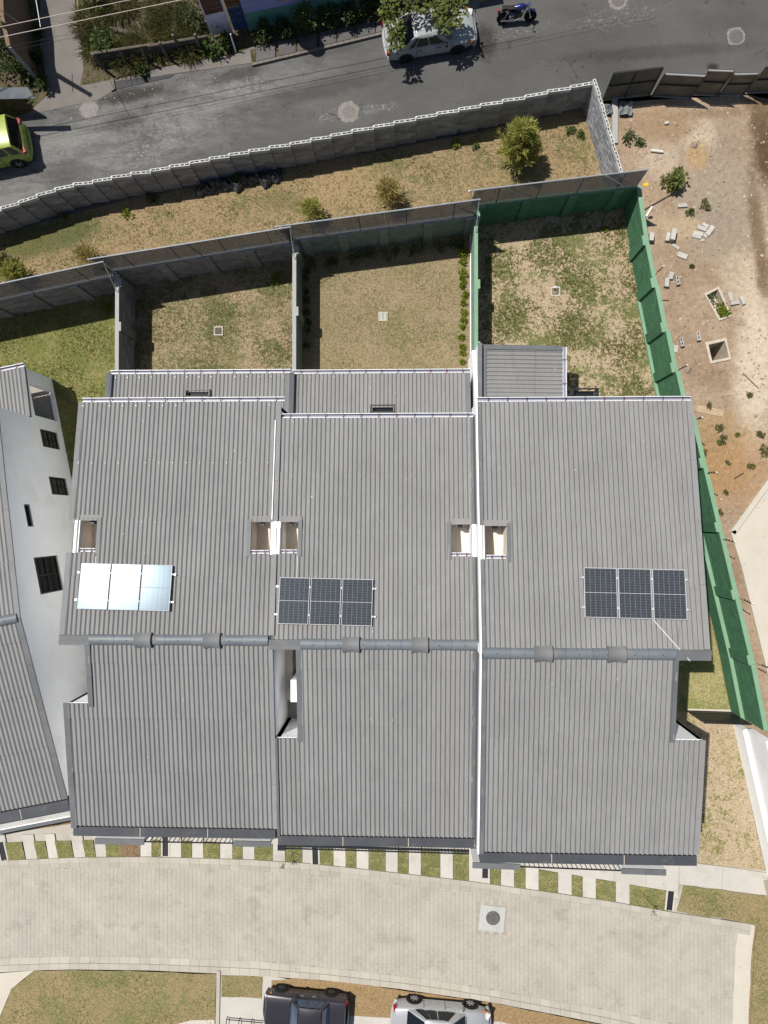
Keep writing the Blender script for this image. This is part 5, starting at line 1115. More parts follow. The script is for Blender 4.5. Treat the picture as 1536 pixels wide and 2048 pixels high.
tufts('grass', 'grass of the lower lawns', [px((80, 1942), (425, 1950), (425, 2060), (10, 2060), (30, 1985)), px((446, 1950), (524, 1955), (522, 1990), (446, 1988)), px((1370, 1775), (1560, 1800), (1560, 2060), (1505, 2060), (1516, 1850), (1440, 1830), (1360, 1815))], 70, 'grass_blade_green', .06, .104, .2, 9)
tufts('grass', 'thin grass beside the white wall', [px((1405, 1455), (1465, 1455), (1525, 1735), (1400, 1715))], 30, 'grass_blade_dry', .08, .02, .3, 10)
tufts('grass', 'brown grass between the parked cars', [px((700, 1968), (790, 1980), (790, 2030), (700, 2025)), px((985, 2008), (1220, 2050), (985, 2050))], 80, 'grass_blade_dry', .05, .11, None, 11)
tufts('litter', 'dead straw and small weeds scattered over the dirt lot', [px((1255, 215), (1536, 210), (1600, 1000), (1450, 1050), (1405, 900), (1300, 500))], 9, 'grass_blade_dry', .1, .0, 0.3, 12)
def stones(name, label, poly, n, smin, smax, mat, seed, z=0):
    rr = np.random.default_rng(seed); m = MB(); X = [p[0] for p in poly]; Y = [p[1] for p in poly]; k = 0
    while k < n:
        x, y = rr.uniform(min(X), max(X)), rr.uniform(min(Y), max(Y)); ins = False; j = len(poly)-1
        for i in range(len(poly)):
            if (poly[i][1] > y) != (poly[j][1] > y) and x < (poly[j][0]-poly[i][0])*(y-poly[i][1])/(poly[j][1]-poly[i][1])+poly[i][0]: ins = not ins
            j = i
        k += 1
        if not ins or any(math.dist((x, y), (sum(q[0] for q in pp)/4, sum(q[1] for q in pp)/4)) < .75 for pp in (PIT, BED)): continue
        s = smin+(smax-smin)*rr.uniform(0, 1)**3.5; vs = [(x+s*rr.uniform(.5, 1)*a, y+s*rr.uniform(.5, 1)*b, z+s*.5*rr.uniform(.4, 1)*c) for a, b, c in ((1,0,.3), (0,1,.3), (-1,0,.3), (0,-1,.3), (0,0,1.2))]
        m.add(vs, [(0,1,4), (1,2,4), (2,3,4), (3,0,4)])
    o = m.build(name, mat, None, kind='stuff'); o['label'] = label; o['category'] = 'gravel'; return o
stones('gravel', 'pebbles and rubble scattered over the dirt lot', px((1255, 205), (1560, 205), (1600, 1000), (1450, 1050), (1405, 900), (1270, 450)), 2600, .012, .11, 'stone', 3)
stones('gravel', 'grit along the edges of the asphalt road', px((100, 200), (480, 130), (480, 160), (100, 250)), 500, .01, .05, 'stone', 4)

# ================================================================== things on the dirt lot
def pit(name, label, outer, inner, depth, mat):
    c = at(*outer[0]); o = thing(name, (c.x, c.y, 0), label, 'pit'); O, I = px(*outer), px(*inner)
    for k in range(4):
        a, b = O[k], O[(k+1) % 4]; c_, d = I[(k+1) % 4], I[k]
        MB().prism([a, b, c_, d], -depth, .05+.004*k).build('rim_wall', mat, o)
    MB().prism(I, -depth-.05, -depth).build('floor', 'cream_wall', o); return o
pit('square_pit', 'open square block-lined pit in the dirt lot', ((1409, 685), (1451, 676), (1462, 719), (1420, 728)), ((1416, 690), (1449, 682), (1457, 715), (1423, 722)), 1.7, 'mortar')
bp = pit('planting_bed', 'sunken block-edged bed with weeds growing in it', ((1407, 588), (1437, 573), (1463, 633), (1437, 642)), ((1412, 591), (1435, 579), (1458, 631), (1439, 637)), .45, 'mortar')
bush(1444, 620, .38, .0, 'leaf_bright', 'bright weeds filling the sunken bed', 260, .12, 'weed', None, .6); bush(1425, 597, .25, -.1, 'leaf_weed', 'dark weed in the upper corner of the sunken bed', 120, .1, 'weed', None, .6)
hb2 = MB(); hb2.v = [(x-.2, y-.075, z) for x, y, z in hollow_block(.4, .15, .19, 2, .035).v]; hb2.f = hollow_block(.4, .15, .19, 2, .035).f
hbm = hb2.mesh('hollow_block', 'block_loose')
def loose(u, v, rz, label, me=None, size=(.4, .2, .15), z=0.0, tilt=0.0, name='concrete_block', mat='block_loose', cat='block', grp='loose concrete blocks'):
    c = at(u, v, z)
    if me is None:
        m = MB(); sx, sy, sz = (k/2 for k in size); j = lambda: random.uniform(.9, 1.0)
        vs = [(a*sx*j(), b*sy*j(), (0 if cc < 0 else 2*sz)) for cc in (-1, 1) for a, b in ((-1,-1), (1,-1), (1,1), (-1,1))]; m.hexa(vs[:4], vs[4:]); me = m.mesh(name, mat)
    o = link(name, me, None, loc=(c.x, c.y, z), rz=R_(rz)); o.rotation_euler = (R_(tilt), 0, R_(rz)); return tag(o, label, cat, grp)
loose(1361, 686, -75, 'hollow block lying beside the green wall, cells up, left of two', hbm); loose(1394, 674, -80, 'hollow block beside the square pit, cells up', hbm)
loose(1353, 563, -80, 'hollow block with open cells in the group of three', hbm); loose(1331, 567, 85, 'solid looking block left in the group of three', None, (.42, .2, .2))
loose(1340, 553, 75, 'broken block at the top of the group of three', None, (.36, .22, .16)); loose(1299, 478, 88, 'pale block tight against the green wall', None, (.4, .2, .32))
loose(1342, 474, 80, 'large block standing upright in the dirt', None, (.55, .22, .36)); loose(1333, 476, 78, 'broken block leaning on the upright one', None, (.4, .16, .2))
loose(1351, 494, -35, 'broken slab piece below the upright block', None, (.4, .14, .06)); loose(1364, 512, -22, 'flat pinkish slab piece on the dirt', None, (.46, .24, .08)); loose(1364, 412, 3, 'flat white slab piece below the bush', None, (.46, .18, .1))
for n, (u, v, r, s) in enumerate(((1403, 457, -20, (.48, .2, .07)), (1419, 462, 55, (.5, .22, .08)), (1395, 468, -8, (.48, .2, .07)), (1392, 474, -14, (.45, .14, .06)), (1410, 451, -30, (.32, .14, .06)), (1410, 472, -45, (.2, .12, .05)), (1404, 481, 10, (.12, .1, .05)))):
    loose(u, v, r, ('uppermost', 'right hand', 'middle', 'lower left', 'topmost small', 'small pointed', 'lowest little')[n]+' piece in the pile of broken slabs', None, s, grp='pile of broken slabs')
loose(1460, 594, -75, 'block right of the sunken bed, upper of three', None, (.42, .2, .1)); loose(1468, 606, 8, 'block right of the sunken bed, lying level', None, (.4, .2, .12)); loose(1483, 602, -65, 'block right of the sunken bed, outermost', None, (.4, .16, .12)); loose(1351, 698, 80, 'pale slab leaning at the foot of the green wall', None, (.34, .2, .05))
loose(1332, 247, 15, 'small white brick on the upper dirt lot', None, (.2, .13, .1))
for n, (u, v, s) in enumerate(((1409, 646, .15), (1375, 740, .2), (1393, 868, .0), (1442, 868, .16), (1388, 290, .22), (1415, 288, .0), (1409, 828, .0), (1376, 640, .08), (1424, 655, .1), (1510, 832, .14), (1362, 638, .1))):
    if not s: continue
    c = at(u, v, 0); m = MB(); vs = [(c.x+s*a*random.uniform(.7, 1.1), c.y+s*b*random.uniform(.7, 1.1), s*z) for a, b, z in ((1,0,0), (.6,.8,0), (-.5,.9,0), (-1,.1,0), (-.6,-.8,0), (.5,-.9,0), (.4,.2,.5), (-.4,.3,.55), (0,-.4,.5))]
    m.add(vs, [(0,1,6), (1,7,6), (1,2,7), (2,3,7), (3,8,7), (3,4,8), (4,5,8), (5,6,8), (5,0,6), (6,7,8)])
    tag(m.build('stone', 'stone'), ('pale stone left of the square pit', 'flat pale stone below the square pit', '', 'white stone among the weeds', 'rounded cream stone on the upper dirt lot', '', '', 'small stone near the green wall', 'stone above the square pit', 'stone by the pale track', 'small pale stone in the middle of the dirt lot')[n], 'stone', 'stones on the dirt lot')
def lying(name, label, a, b, r, mat, cat, z=0.02, square=None):
    p, q = at(*a, z), at(*b, z); d, L = unit(p, q)
    m = MB().box((*((p+q)/2).xy, square[1]/2), (L, square[0], square[1]), math.atan2(d.y, d.x)) if square else MB().tube(p+Vector((0, 0, r)), q+Vector((0, 0, r)), r, 8)
    return tag(m.build(name, mat), label, cat)
lying('plastic_pipe', 'short white pipe lying on the upper dirt lot', (1301, 302), (1325, 305), .06, 'pale_pipe', 'pipe'); lying('wooden_pole', 'long thin pole lying below the lone bush', (1282, 423), (1342, 389), .03, 'old_wood', 'pole')
lying('plaster_strip', 'short white strip lying beside the long pole', (1292, 433), (1304, 413), .05, 'pale_pipe', 'scrap', square=(.09, .05)); lying('plank', 'thin plank lying beside the green wall above the hollow block', (1346, 684), (1367, 659), 0, 'timber', 'plank', square=(.05, .04))
lying('buried_plank', 'wide plank half buried beside the right roof edge', (1392, 816), (1447, 827), 0, 'timber', 'plank', square=(.32, .03)); lying('fallen_post', 'long pale concrete post lying beside the short block wall', (1229, 196), (1229, 288), 0, 'wall_cap', 'post', square=(.26, .12))
lying('rubber_hose', 'thin dark hose on the dirt near the pale track', (1486, 747), (1517, 777), .015, 'black_metal', 'hose'); lying('split_branch', 'dark dead branch on the orange soil', (1468, 957), (1487, 946), .03, 'bark', 'branch')
for n, (u, v, r, mt) in enumerate(((1250, 219, .3, 'zinc_sheet'), (1214, 222, .2, 'zinc_sheet'))):
    c = at(u, v, .05); m = MB(); g = 6; vs = [(c.x+(i/g-.5)*r*2, c.y+(j/g-.5)*r*2.2, .05+random.uniform(0, .25)) for i in range(g+1) for j in range(g+1)]
    m.add(vs, [(i*(g+1)+j, (i+1)*(g+1)+j, (i+1)*(g+1)+j+1, i*(g+1)+j+1) for i in range(g) for j in range(g)]); tag(m.build('plastic_bag', mt), ('crumpled bag in the shade under the leaning metal panel', 'pale bag between the fallen post and the block wall')[n], 'bag')
# black tarp crumpled at the foot of the street wall
def tarp():
    m = MB(); nu, nv = 90, 26; vs = []; rr = np.random.default_rng(12); ph = rr.uniform(0, 6.3, 12); kx = rr.uniform(4, 26, 12); ky = rr.uniform(-10, 10, 12)
    for i in range(nu+1):
        for j in range(nv+1):
            s, t = i/nu, j/nv; u = 392+s*172; lo = 392-27*s+5*math.sin(s*17)+4*math.sin(s*41); hi = 360-24*s; v = lerp(lo, hi, t)
            if s < .06: v = lerp(lo-2, hi+14, t)
            z = .05+.2*sum(abs(math.sin(kx[k]*s*3.1+ky[k]*t*1.4+ph[k]))**3 for k in range(12))/3.2*math.sin(math.pi*min(1, t*1.2+.08))*(1 if .03 < s < .97 else .3)
            p = at(u, v, 0); vs.append((p.x+rr.normal(0, .012), p.y+rr.normal(0, .012), z+(.02 if j else 0)))
    m.add(vs, [(i*(nv+1)+j, (i+1)*(nv+1)+j, (i+1)*(nv+1)+j+1, i*(nv+1)+j+1) for i in range(nu) for j in range(nv)])
    return m.build('tarp', 'tarp_black', smooth=70)
tag(tarp(), 'crumpled black tarp at the foot of the street wall', 'tarp')

# ================================================================== far side of the asphalt road
nb = thing('roadside_house', at(560, 60), 'lavender and teal house front cut off by the top picture edge', 'house')
a, b = at(499, 62), at(705, 22); d, L = unit(a, b); n = Vector((-d.y, d.x, 0)); n = n if n.y > 0 else -n; rzh = math.atan2(d.y, d.x)
ext = b+d*6.0
MB().prism([a.xy[:], ext.xy[:], (ext+n*.2).xy[:], (a+n*.2).xy[:]], 0, 1.15).build('lower_wall', 'teal_wall', nb)
e = n*.012; MB().prism([(a+e).xy[:], (ext+e).xy[:], (ext+n*.2).xy[:], (a+n*.2).xy[:]], 1.152, 2.75).build('upper_wall', 'lavender_wall', nb)
MB().prism([(a+n*.2).xy[:], (a+n*6).xy[:], (a+n*6+d*.2).xy[:], (a+n*.2+d*.2).xy[:]], 0, 2.75).build('side_wall', 'lavender_wall', nb)
MB().prism([(a-n*.1).xy[:], (ext-n*.1).xy[:], (ext+n*6).xy[:], (a+n*6).xy[:]], 2.76, 2.86).build('roof', 'zinc_sheet', nb)
w = a+d*1.75; MB().box((*(w+d*.45).xy, 2.0), (1.0, .1, .8), rzh).build('window', 'wall_cap', nb); MB().box((*(w+d*.45-n*.03).xy, 1.58), (1.1, .14, .06), rzh).build('sill', 'wall_cap', nb)
tk = at(640-.435*42.4*4.1, 103-.262*42.4*4.1, 0); wt = thing('roof_tank', (tk.x, tk.y, 2.86), 'round tank on the roadside house roof, throwing a round shadow on the kerb', 'tank')
MB().lathe((tk.x, tk.y, 2.86), [(.38, 0), (.38, 1.1), (.3, 1.25), (.12, 1.3)], 20).build('tank_body', 'black_metal', wt)
shk = thing('shack', at(470, 70), 'shack front of white and rusty sheets with a blue door', 'shack')
p0, p1, p2, p3 = at(428, 74), at(466, 66), at(470, 64), at(506, 56)
def sheet_wall(p, q, z0, z1, mat, nm, pitch=.17):
    m = MB(); d, L = unit(p, q); n = Vector((-d.y, d.x, 0)); N = max(2, int(L/pitch*2)); vs = []
    for i in range(N+1):
        c = p+d*(L*i/N)+n*(.018 if i % 2 else 0); vs += [(c.x, c.y, z0), (c.x, c.y, z1)]
    m.add(vs, [(2*i, 2*i+2, 2*i+3, 2*i+1) for i in range(N)]); m.build(nm, mat, shk)
sheet_wall(p0, p1, .1, 1.45, 'white_sheet', 'lower_sheet'); sheet_wall(p0, p1, 1.46, 2.6, 'rust_sheet', 'upper_sheet'); sheet_wall(p2, p3, .05, 1.55, 'blue_paint', 'door'); sheet_wall(p2, p3, 1.56, 2.6, 'rust_sheet', 'upper_sheet')
dd, LL = unit(p2, p3)
for k in range(3):
    for zz in (.4, .8, 1.2): c = p2+dd*(LL*(k+.5)/3)-Vector((0, .03, 0)); MB().box((c.x, c.y, zz), (.16, .03, .28), math.atan2(dd.y, dd.x)).build('door_panel', 'blue_paint', shk)
for pp in (p0, p1): MB().tube((pp.x, pp.y-.05, 0), (pp.x, pp.y-.05, 2.7), .035, 7).build('post', 'white_sheet', shk)
bk = Vector((0, 3.5, 0)); MB().add([(p0.x, p0.y, 2.62), (p3.x, p3.y, 2.62), (p3.x, p3.y+3.5, 2.9), (p0.x, p0.y+3.5, 2.9)], [(0,1,2,3)]).build('roof', 'zinc_sheet', shk)
lying('leaning_pipe', 'thin white pipe by the shack', (473, 105), (470, 96), .03, 'white_sheet', 'pipe'); bpy.data.objects['leaning_pipe']['label'] = 'thin white pipe by the shack'
pw = bpy.data.objects['leaning_pipe']; me_ = MB().tube(at(472, 104, 0), at(461, 68, 1.0), .035, 7).mesh('leaning_pipe', 'white_sheet'); pw.data = me_
# pavement slabs in the shade of the house
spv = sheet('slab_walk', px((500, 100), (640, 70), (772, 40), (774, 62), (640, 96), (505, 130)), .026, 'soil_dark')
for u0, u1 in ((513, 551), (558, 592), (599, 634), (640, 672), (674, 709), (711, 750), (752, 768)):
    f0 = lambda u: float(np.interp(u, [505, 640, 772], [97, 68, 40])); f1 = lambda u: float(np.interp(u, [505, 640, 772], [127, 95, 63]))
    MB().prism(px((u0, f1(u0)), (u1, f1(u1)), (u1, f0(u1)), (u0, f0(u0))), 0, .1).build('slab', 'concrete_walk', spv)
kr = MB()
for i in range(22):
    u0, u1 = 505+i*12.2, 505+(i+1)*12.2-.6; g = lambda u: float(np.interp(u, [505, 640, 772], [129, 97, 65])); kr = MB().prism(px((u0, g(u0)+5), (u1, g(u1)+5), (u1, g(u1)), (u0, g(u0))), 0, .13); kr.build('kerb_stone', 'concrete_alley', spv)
# open drain along the bank
MB().prism(px((222, 161), (228, 160), (232, 180), (224, 184)), 0, .1).build('drain_edge', 'concrete_alley', None, kind='structure')
sheet('open_drain', px((226, 163), (330, 151), (350, 149), (340, 155), (300, 164), (262, 172), (232, 179)), .022, 'drain_dark')
# log retaining fence of the garden bank
lf = thing('log_fence', at(300, 120), 'weathered log fence holding the garden bank', 'fence')
la, lb_ = at(196, 130), at(420, 96)
for k in range(5):
    for j in range(2):
        a, b = la.lerp(lb_, j*.5), la.lerp(lb_, j*.5+.52); z = .12+k*.17+random.uniform(-.02, .02); MB().tube((a.x, a.y+random.uniform(-.03, .03), z), (b.x, b.y+random.uniform(-.03, .03), z+random.uniform(-.04, .04)), .075, 7, .06).build('log', 'old_wood', lf)
for u, v in ((212, 142), (256, 132), (297, 126), (338, 119), (362, 105), (404, 104)): c = at(u, v); MB().tube((c.x, c.y, -.05), (c.x+random.uniform(-.1, .1), c.y, 1.25), .07, 7, .06).build('post', 'old_wood', lf)
lying('fallen_log', 'grey log lying among the grass of the bank', (222, 60), (275, 72), .1, 'old_wood', 'log')
def grassclump(u, v, r, label, mat='grass_long', n=700, size=.55, z=.1):
    c = at(u, v, 0); o = thing('grass_clump', (c.x, c.y, 0), label, 'grass clump', 'grass clumps on the garden bank'); rr = np.random.default_rng(int(u*7+v))
    def f(k):
        a = rr.uniform(0, 6.283); q = r*rr.uniform(0, 1)**.5; return (c.x+q*math.cos(a), c.y+q*math.sin(a), z+.25*(1-q/r)), (math.cos(a)*.8*q/r, math.sin(a)*.8*q/r-.15, .75)
    crown('blades', mat, o, leaves(n, f, size, .055, .12, jitter=.35)); MB().lathe((c.x, c.y, 0), [(r*.5, 0), (r*.35, .12)], 8).build('root_mound', 'soil_dark', o); return o
for k, (u, v, r, lb) in enumerate(((185, 50, .75, 'pale grass clump beside the alley'), (300, 90, .9, 'large grass clump behind the log fence'), (345, 60, .8, 'grass clump in the middle of the bank'), (260, 112, .8, 'grass clump spilling over the log fence'), (375, 95, .6, 'grass clump at the right end of the log fence'), (330, 20, .8, 'grass clump at the top edge of the bank'), (200, 95, .7, 'green grass clump above the alley gutter'), (240, 15, .7, 'grass clump under the wires'))):
    grassclump(u, v, r, lb, n=650)
for k, (u, v, r, z, mt, lb, n) in enumerate(((215, 110, .7, .6, 'leaf_weed', 'green shrub at the alley corner of the bank', 420), (195, 15, .8, .7, 'leaf_weed', 'shrub by the alley at the top edge', 420), (390, 40, .8, .6, 'leaf_dark', 'dark shrub beside the shack', 420), (425, 108, .5, .4, 'leaf_weed', 'low shrub under the white sheets of the shack', 300), (455, 92, .45, .4, 'leaf_dark', 'shrub before the shack door', 260), (440, 60, .4, .5, 'leaf_dark', 'dark shrub against the shack', 260),
        (530, 78, .5, .5, 'leaf_dark', 'dark shrub at the left of the teal wall', 360), (570, 70, .5, .55, 'leaf_dark', 'dark shrub below the window of the teal wall', 360), (612, 62, .65, .8, 'leaf_weed', 'yellow flowering shrub before the teal wall', 520), (655, 52, .6, .7, 'leaf_dark', 'dark shrub right of the flowering one', 420), (700, 45, .6, .7, 'leaf_dark', 'dark shrub near the end of the house front', 420), (740, 30, .5, .6, 'leaf_dark', 'dark shrub beside the parked white car', 360),
        (20, 130, .9, 1.0, 'leaf_dark', 'dark shrub behind the brown wall', 520), (50, 165, .7, .8, 'leaf_dark', 'dark shrub above the zinc roof', 420), (5, 90, .9, 1.2, 'leaf_weed', 'shrub at the left edge below the wires', 520), (35, 200, .5, .5, 'leaf_dark', 'dark plants under the zinc roof', 260), (92, 175, .4, .4, 'leaf_dark', 'dark plants at the alley mouth', 260), (78, 120, .3, .35, 'leaf_dark', 'weeds at the foot of the brown wall', 200), (82, 70, .3, .35, 'leaf_dark', 'weeds beside the upper brown wall', 200), (290, 150, .3, .15, 'leaf_dark', 'low weeds above the open drain', 160), (820, 5, .8, .8, 'leaf_dark', 'undergrowth below the roadside tree', 420))):
    bush(u, v, r, z, mt, lb, n, .16, 'shrub', 'roadside shrubs', .9, k)
# brown wall and zinc roof by the alley, pole, wires
bw = thing('brown_wall', at(78, 160), 'brown plastered wall beside the alley', 'wall')
pts = [at(78, 160), at(66, 105), at(64, 60), at(56, 10), at(40, -60)]
for i, (a, b) in enumerate(zip(pts[:-1], pts[1:])):
    MB().wallseg(a, b, .16, 0, 2.45).build('wall_panel', 'brown_wall', bw); MB().wallseg(a+Vector((.01, 0, 0)), b+Vector((.01, 0, 0)), .18, 2.452, 2.5).build('coping', 'brown_wall', bw)
MB().box((pts[0].x-.06, pts[0].y-.03, 1.22), (.16, .05, 2.44)).build('end_face', 'wall_cap', bw)
zr_ = thing('zinc_shed', at(40, 215), 'low shed with a rusty zinc roof at the left picture edge', 'shed'); zq = [at(-80, 205, 1.9), at(70, 197, 1.9), at(54, 174, 2.15), at(28, 169, 2.2), at(-80, 180, 2.2)]
m = MB(); N = 60; vs = []
lo, hi, lo2, hi2 = at(-80, 200, 1.85), at(-80, 178, 2.15), at(70, 197, 1.85), at(55, 174, 2.15)
for i in range(N+1):
    for a, b in ((lo, lo2), (hi, hi2)): p = a.lerp(b, i/N); vs.append((p.x, p.y, p.z+(.02 if i % 2 else 0)))
m.add(vs, [(2*i, 2*i+2, 2*i+3, 2*i+1) for i in range(N)]); m.build('roof', 'zinc_sheet', zr_)
MB().wallseg(at(-80, 236), at(64, 220), .1, 0, 1.7).build('wall', 'soil_dark', zr_); MB().tube((at(58, 215).x, at(58, 215).y, 0), (at(58, 215).x, at(58, 215).y, 1.85), .05).build('post', 'old_wood', zr_)
up_ = thing('utility_pole', at(38, 106), 'concrete utility pole standing behind the brown wall', 'pole'); c = at(38, 106); MB().tube(c, c+Vector((0, 0, 8)), .15, 10, .1).build('shaft', 'pole_concrete', up_); MB().lathe((c.x, c.y, 8), [(.1, 0), (.12, .06), (.06, .1)], 10).build('pole_cap', 'pole_concrete', up_)
for n, (a, b, z, r) in enumerate((((-60, 66.5), (330, -15), 4.6, .013), ((-60, 87), (400, -8), 4.55, .014), ((-60, 110), (500, -8), 4.3, .006), ((-60, 118), (520, -2), 4.25, .006))):
    p, q = at(*a, z), at(*b, z); w = p+(p-q)*.5; v_ = q+(q-p)*1.3; pts = []
    for k in range(25): t_ = k/24; s = w.lerp(v_, t_); pts.append(s+Vector((0, 0, -.0)))
    tag(MB().path(pts, r, 5).build('overhead_wire', 'wire' if n < 2 else 'black_metal'), ('upper bright overhead wire at the top left', 'lower bright overhead wire at the top left', 'thin dark wire just below the bright ones', 'lowest thin dark wire at the top left')[n], 'wire', 'overhead wires')
g0, g1 = at(0, 20, 3.5), at(40, 46, 2.6); tag(MB().tube(g0+(g0-g1)*2, g1, .018, 6).build('guy_wire', 'timber'), 'yellowish stay wire at the top left corner', 'wire')
s0, s1 = at(72, 0, 3.6), at(81, 54, 4.55); tag(MB().tube(s0+(s0-s1)*1, s1, .014, 6).build('service_wire', 'plastic_white'), 'pale service wire dropping from the lower bright wire', 'wire')
# roadside tree over the white car
tr = thing('roadside_tree', at(850, 8), 'leafy tree hanging over the parked white car', 'tree'); c = at(850, 6); k3 = MB(); rr = np.random.default_rng(5)
k3.tube(c, c+Vector((.1, -.1, 2.2)), .12, 8, .09).build('trunk', 'bark', tr); lm = MB(); tips = []
for k in range(16):
    a = rr.uniform(.2, 2.9); L = rr.uniform(.9, 2.0); tips.append(c+Vector((.1+L*math.cos(a)*1.05, -.1+L*math.sin(a)*.75, 1.9+rr.uniform(.1, .8))))
for (u, v, z) in ((790, 60, 1.9), (788, 50, 2.0), (775, 28, 2.2), (792, 88, 1.7), (795, 72, 1.8), (893, 48, 1.9), (885, 40, 2.0), (905, 35, 1.9), (922, 18, 2.0), (775, 10, 2.3), (868, 18, 2.1), (840, 8, 2.2), (805, 8, 2.3), (880, 15, 2.1), (900, 8, 2.2)): tips.append(at(u, v, z))
for t_ in tips: lm.tube(c+Vector((.1, -.1, 2.0)), t_, .035, 5, .012)
lm.build('branches', 'bark', tr)
def tf(k):
    p = tips[int(rr.integers(len(tips)))]; d = rr.normal(0, 1, 3); d /= np.linalg.norm(d); q = rr.uniform(.1, 1)**.5*.36; return (p.x+d[0]*q, p.y+d[1]*q, p.z+d[2]*q*.7), (d[0], d[1], d[2]*.5+.1)
crown('crown', 'leaf_tree', tr, leaves(1900, tf, .21, .55, .15))

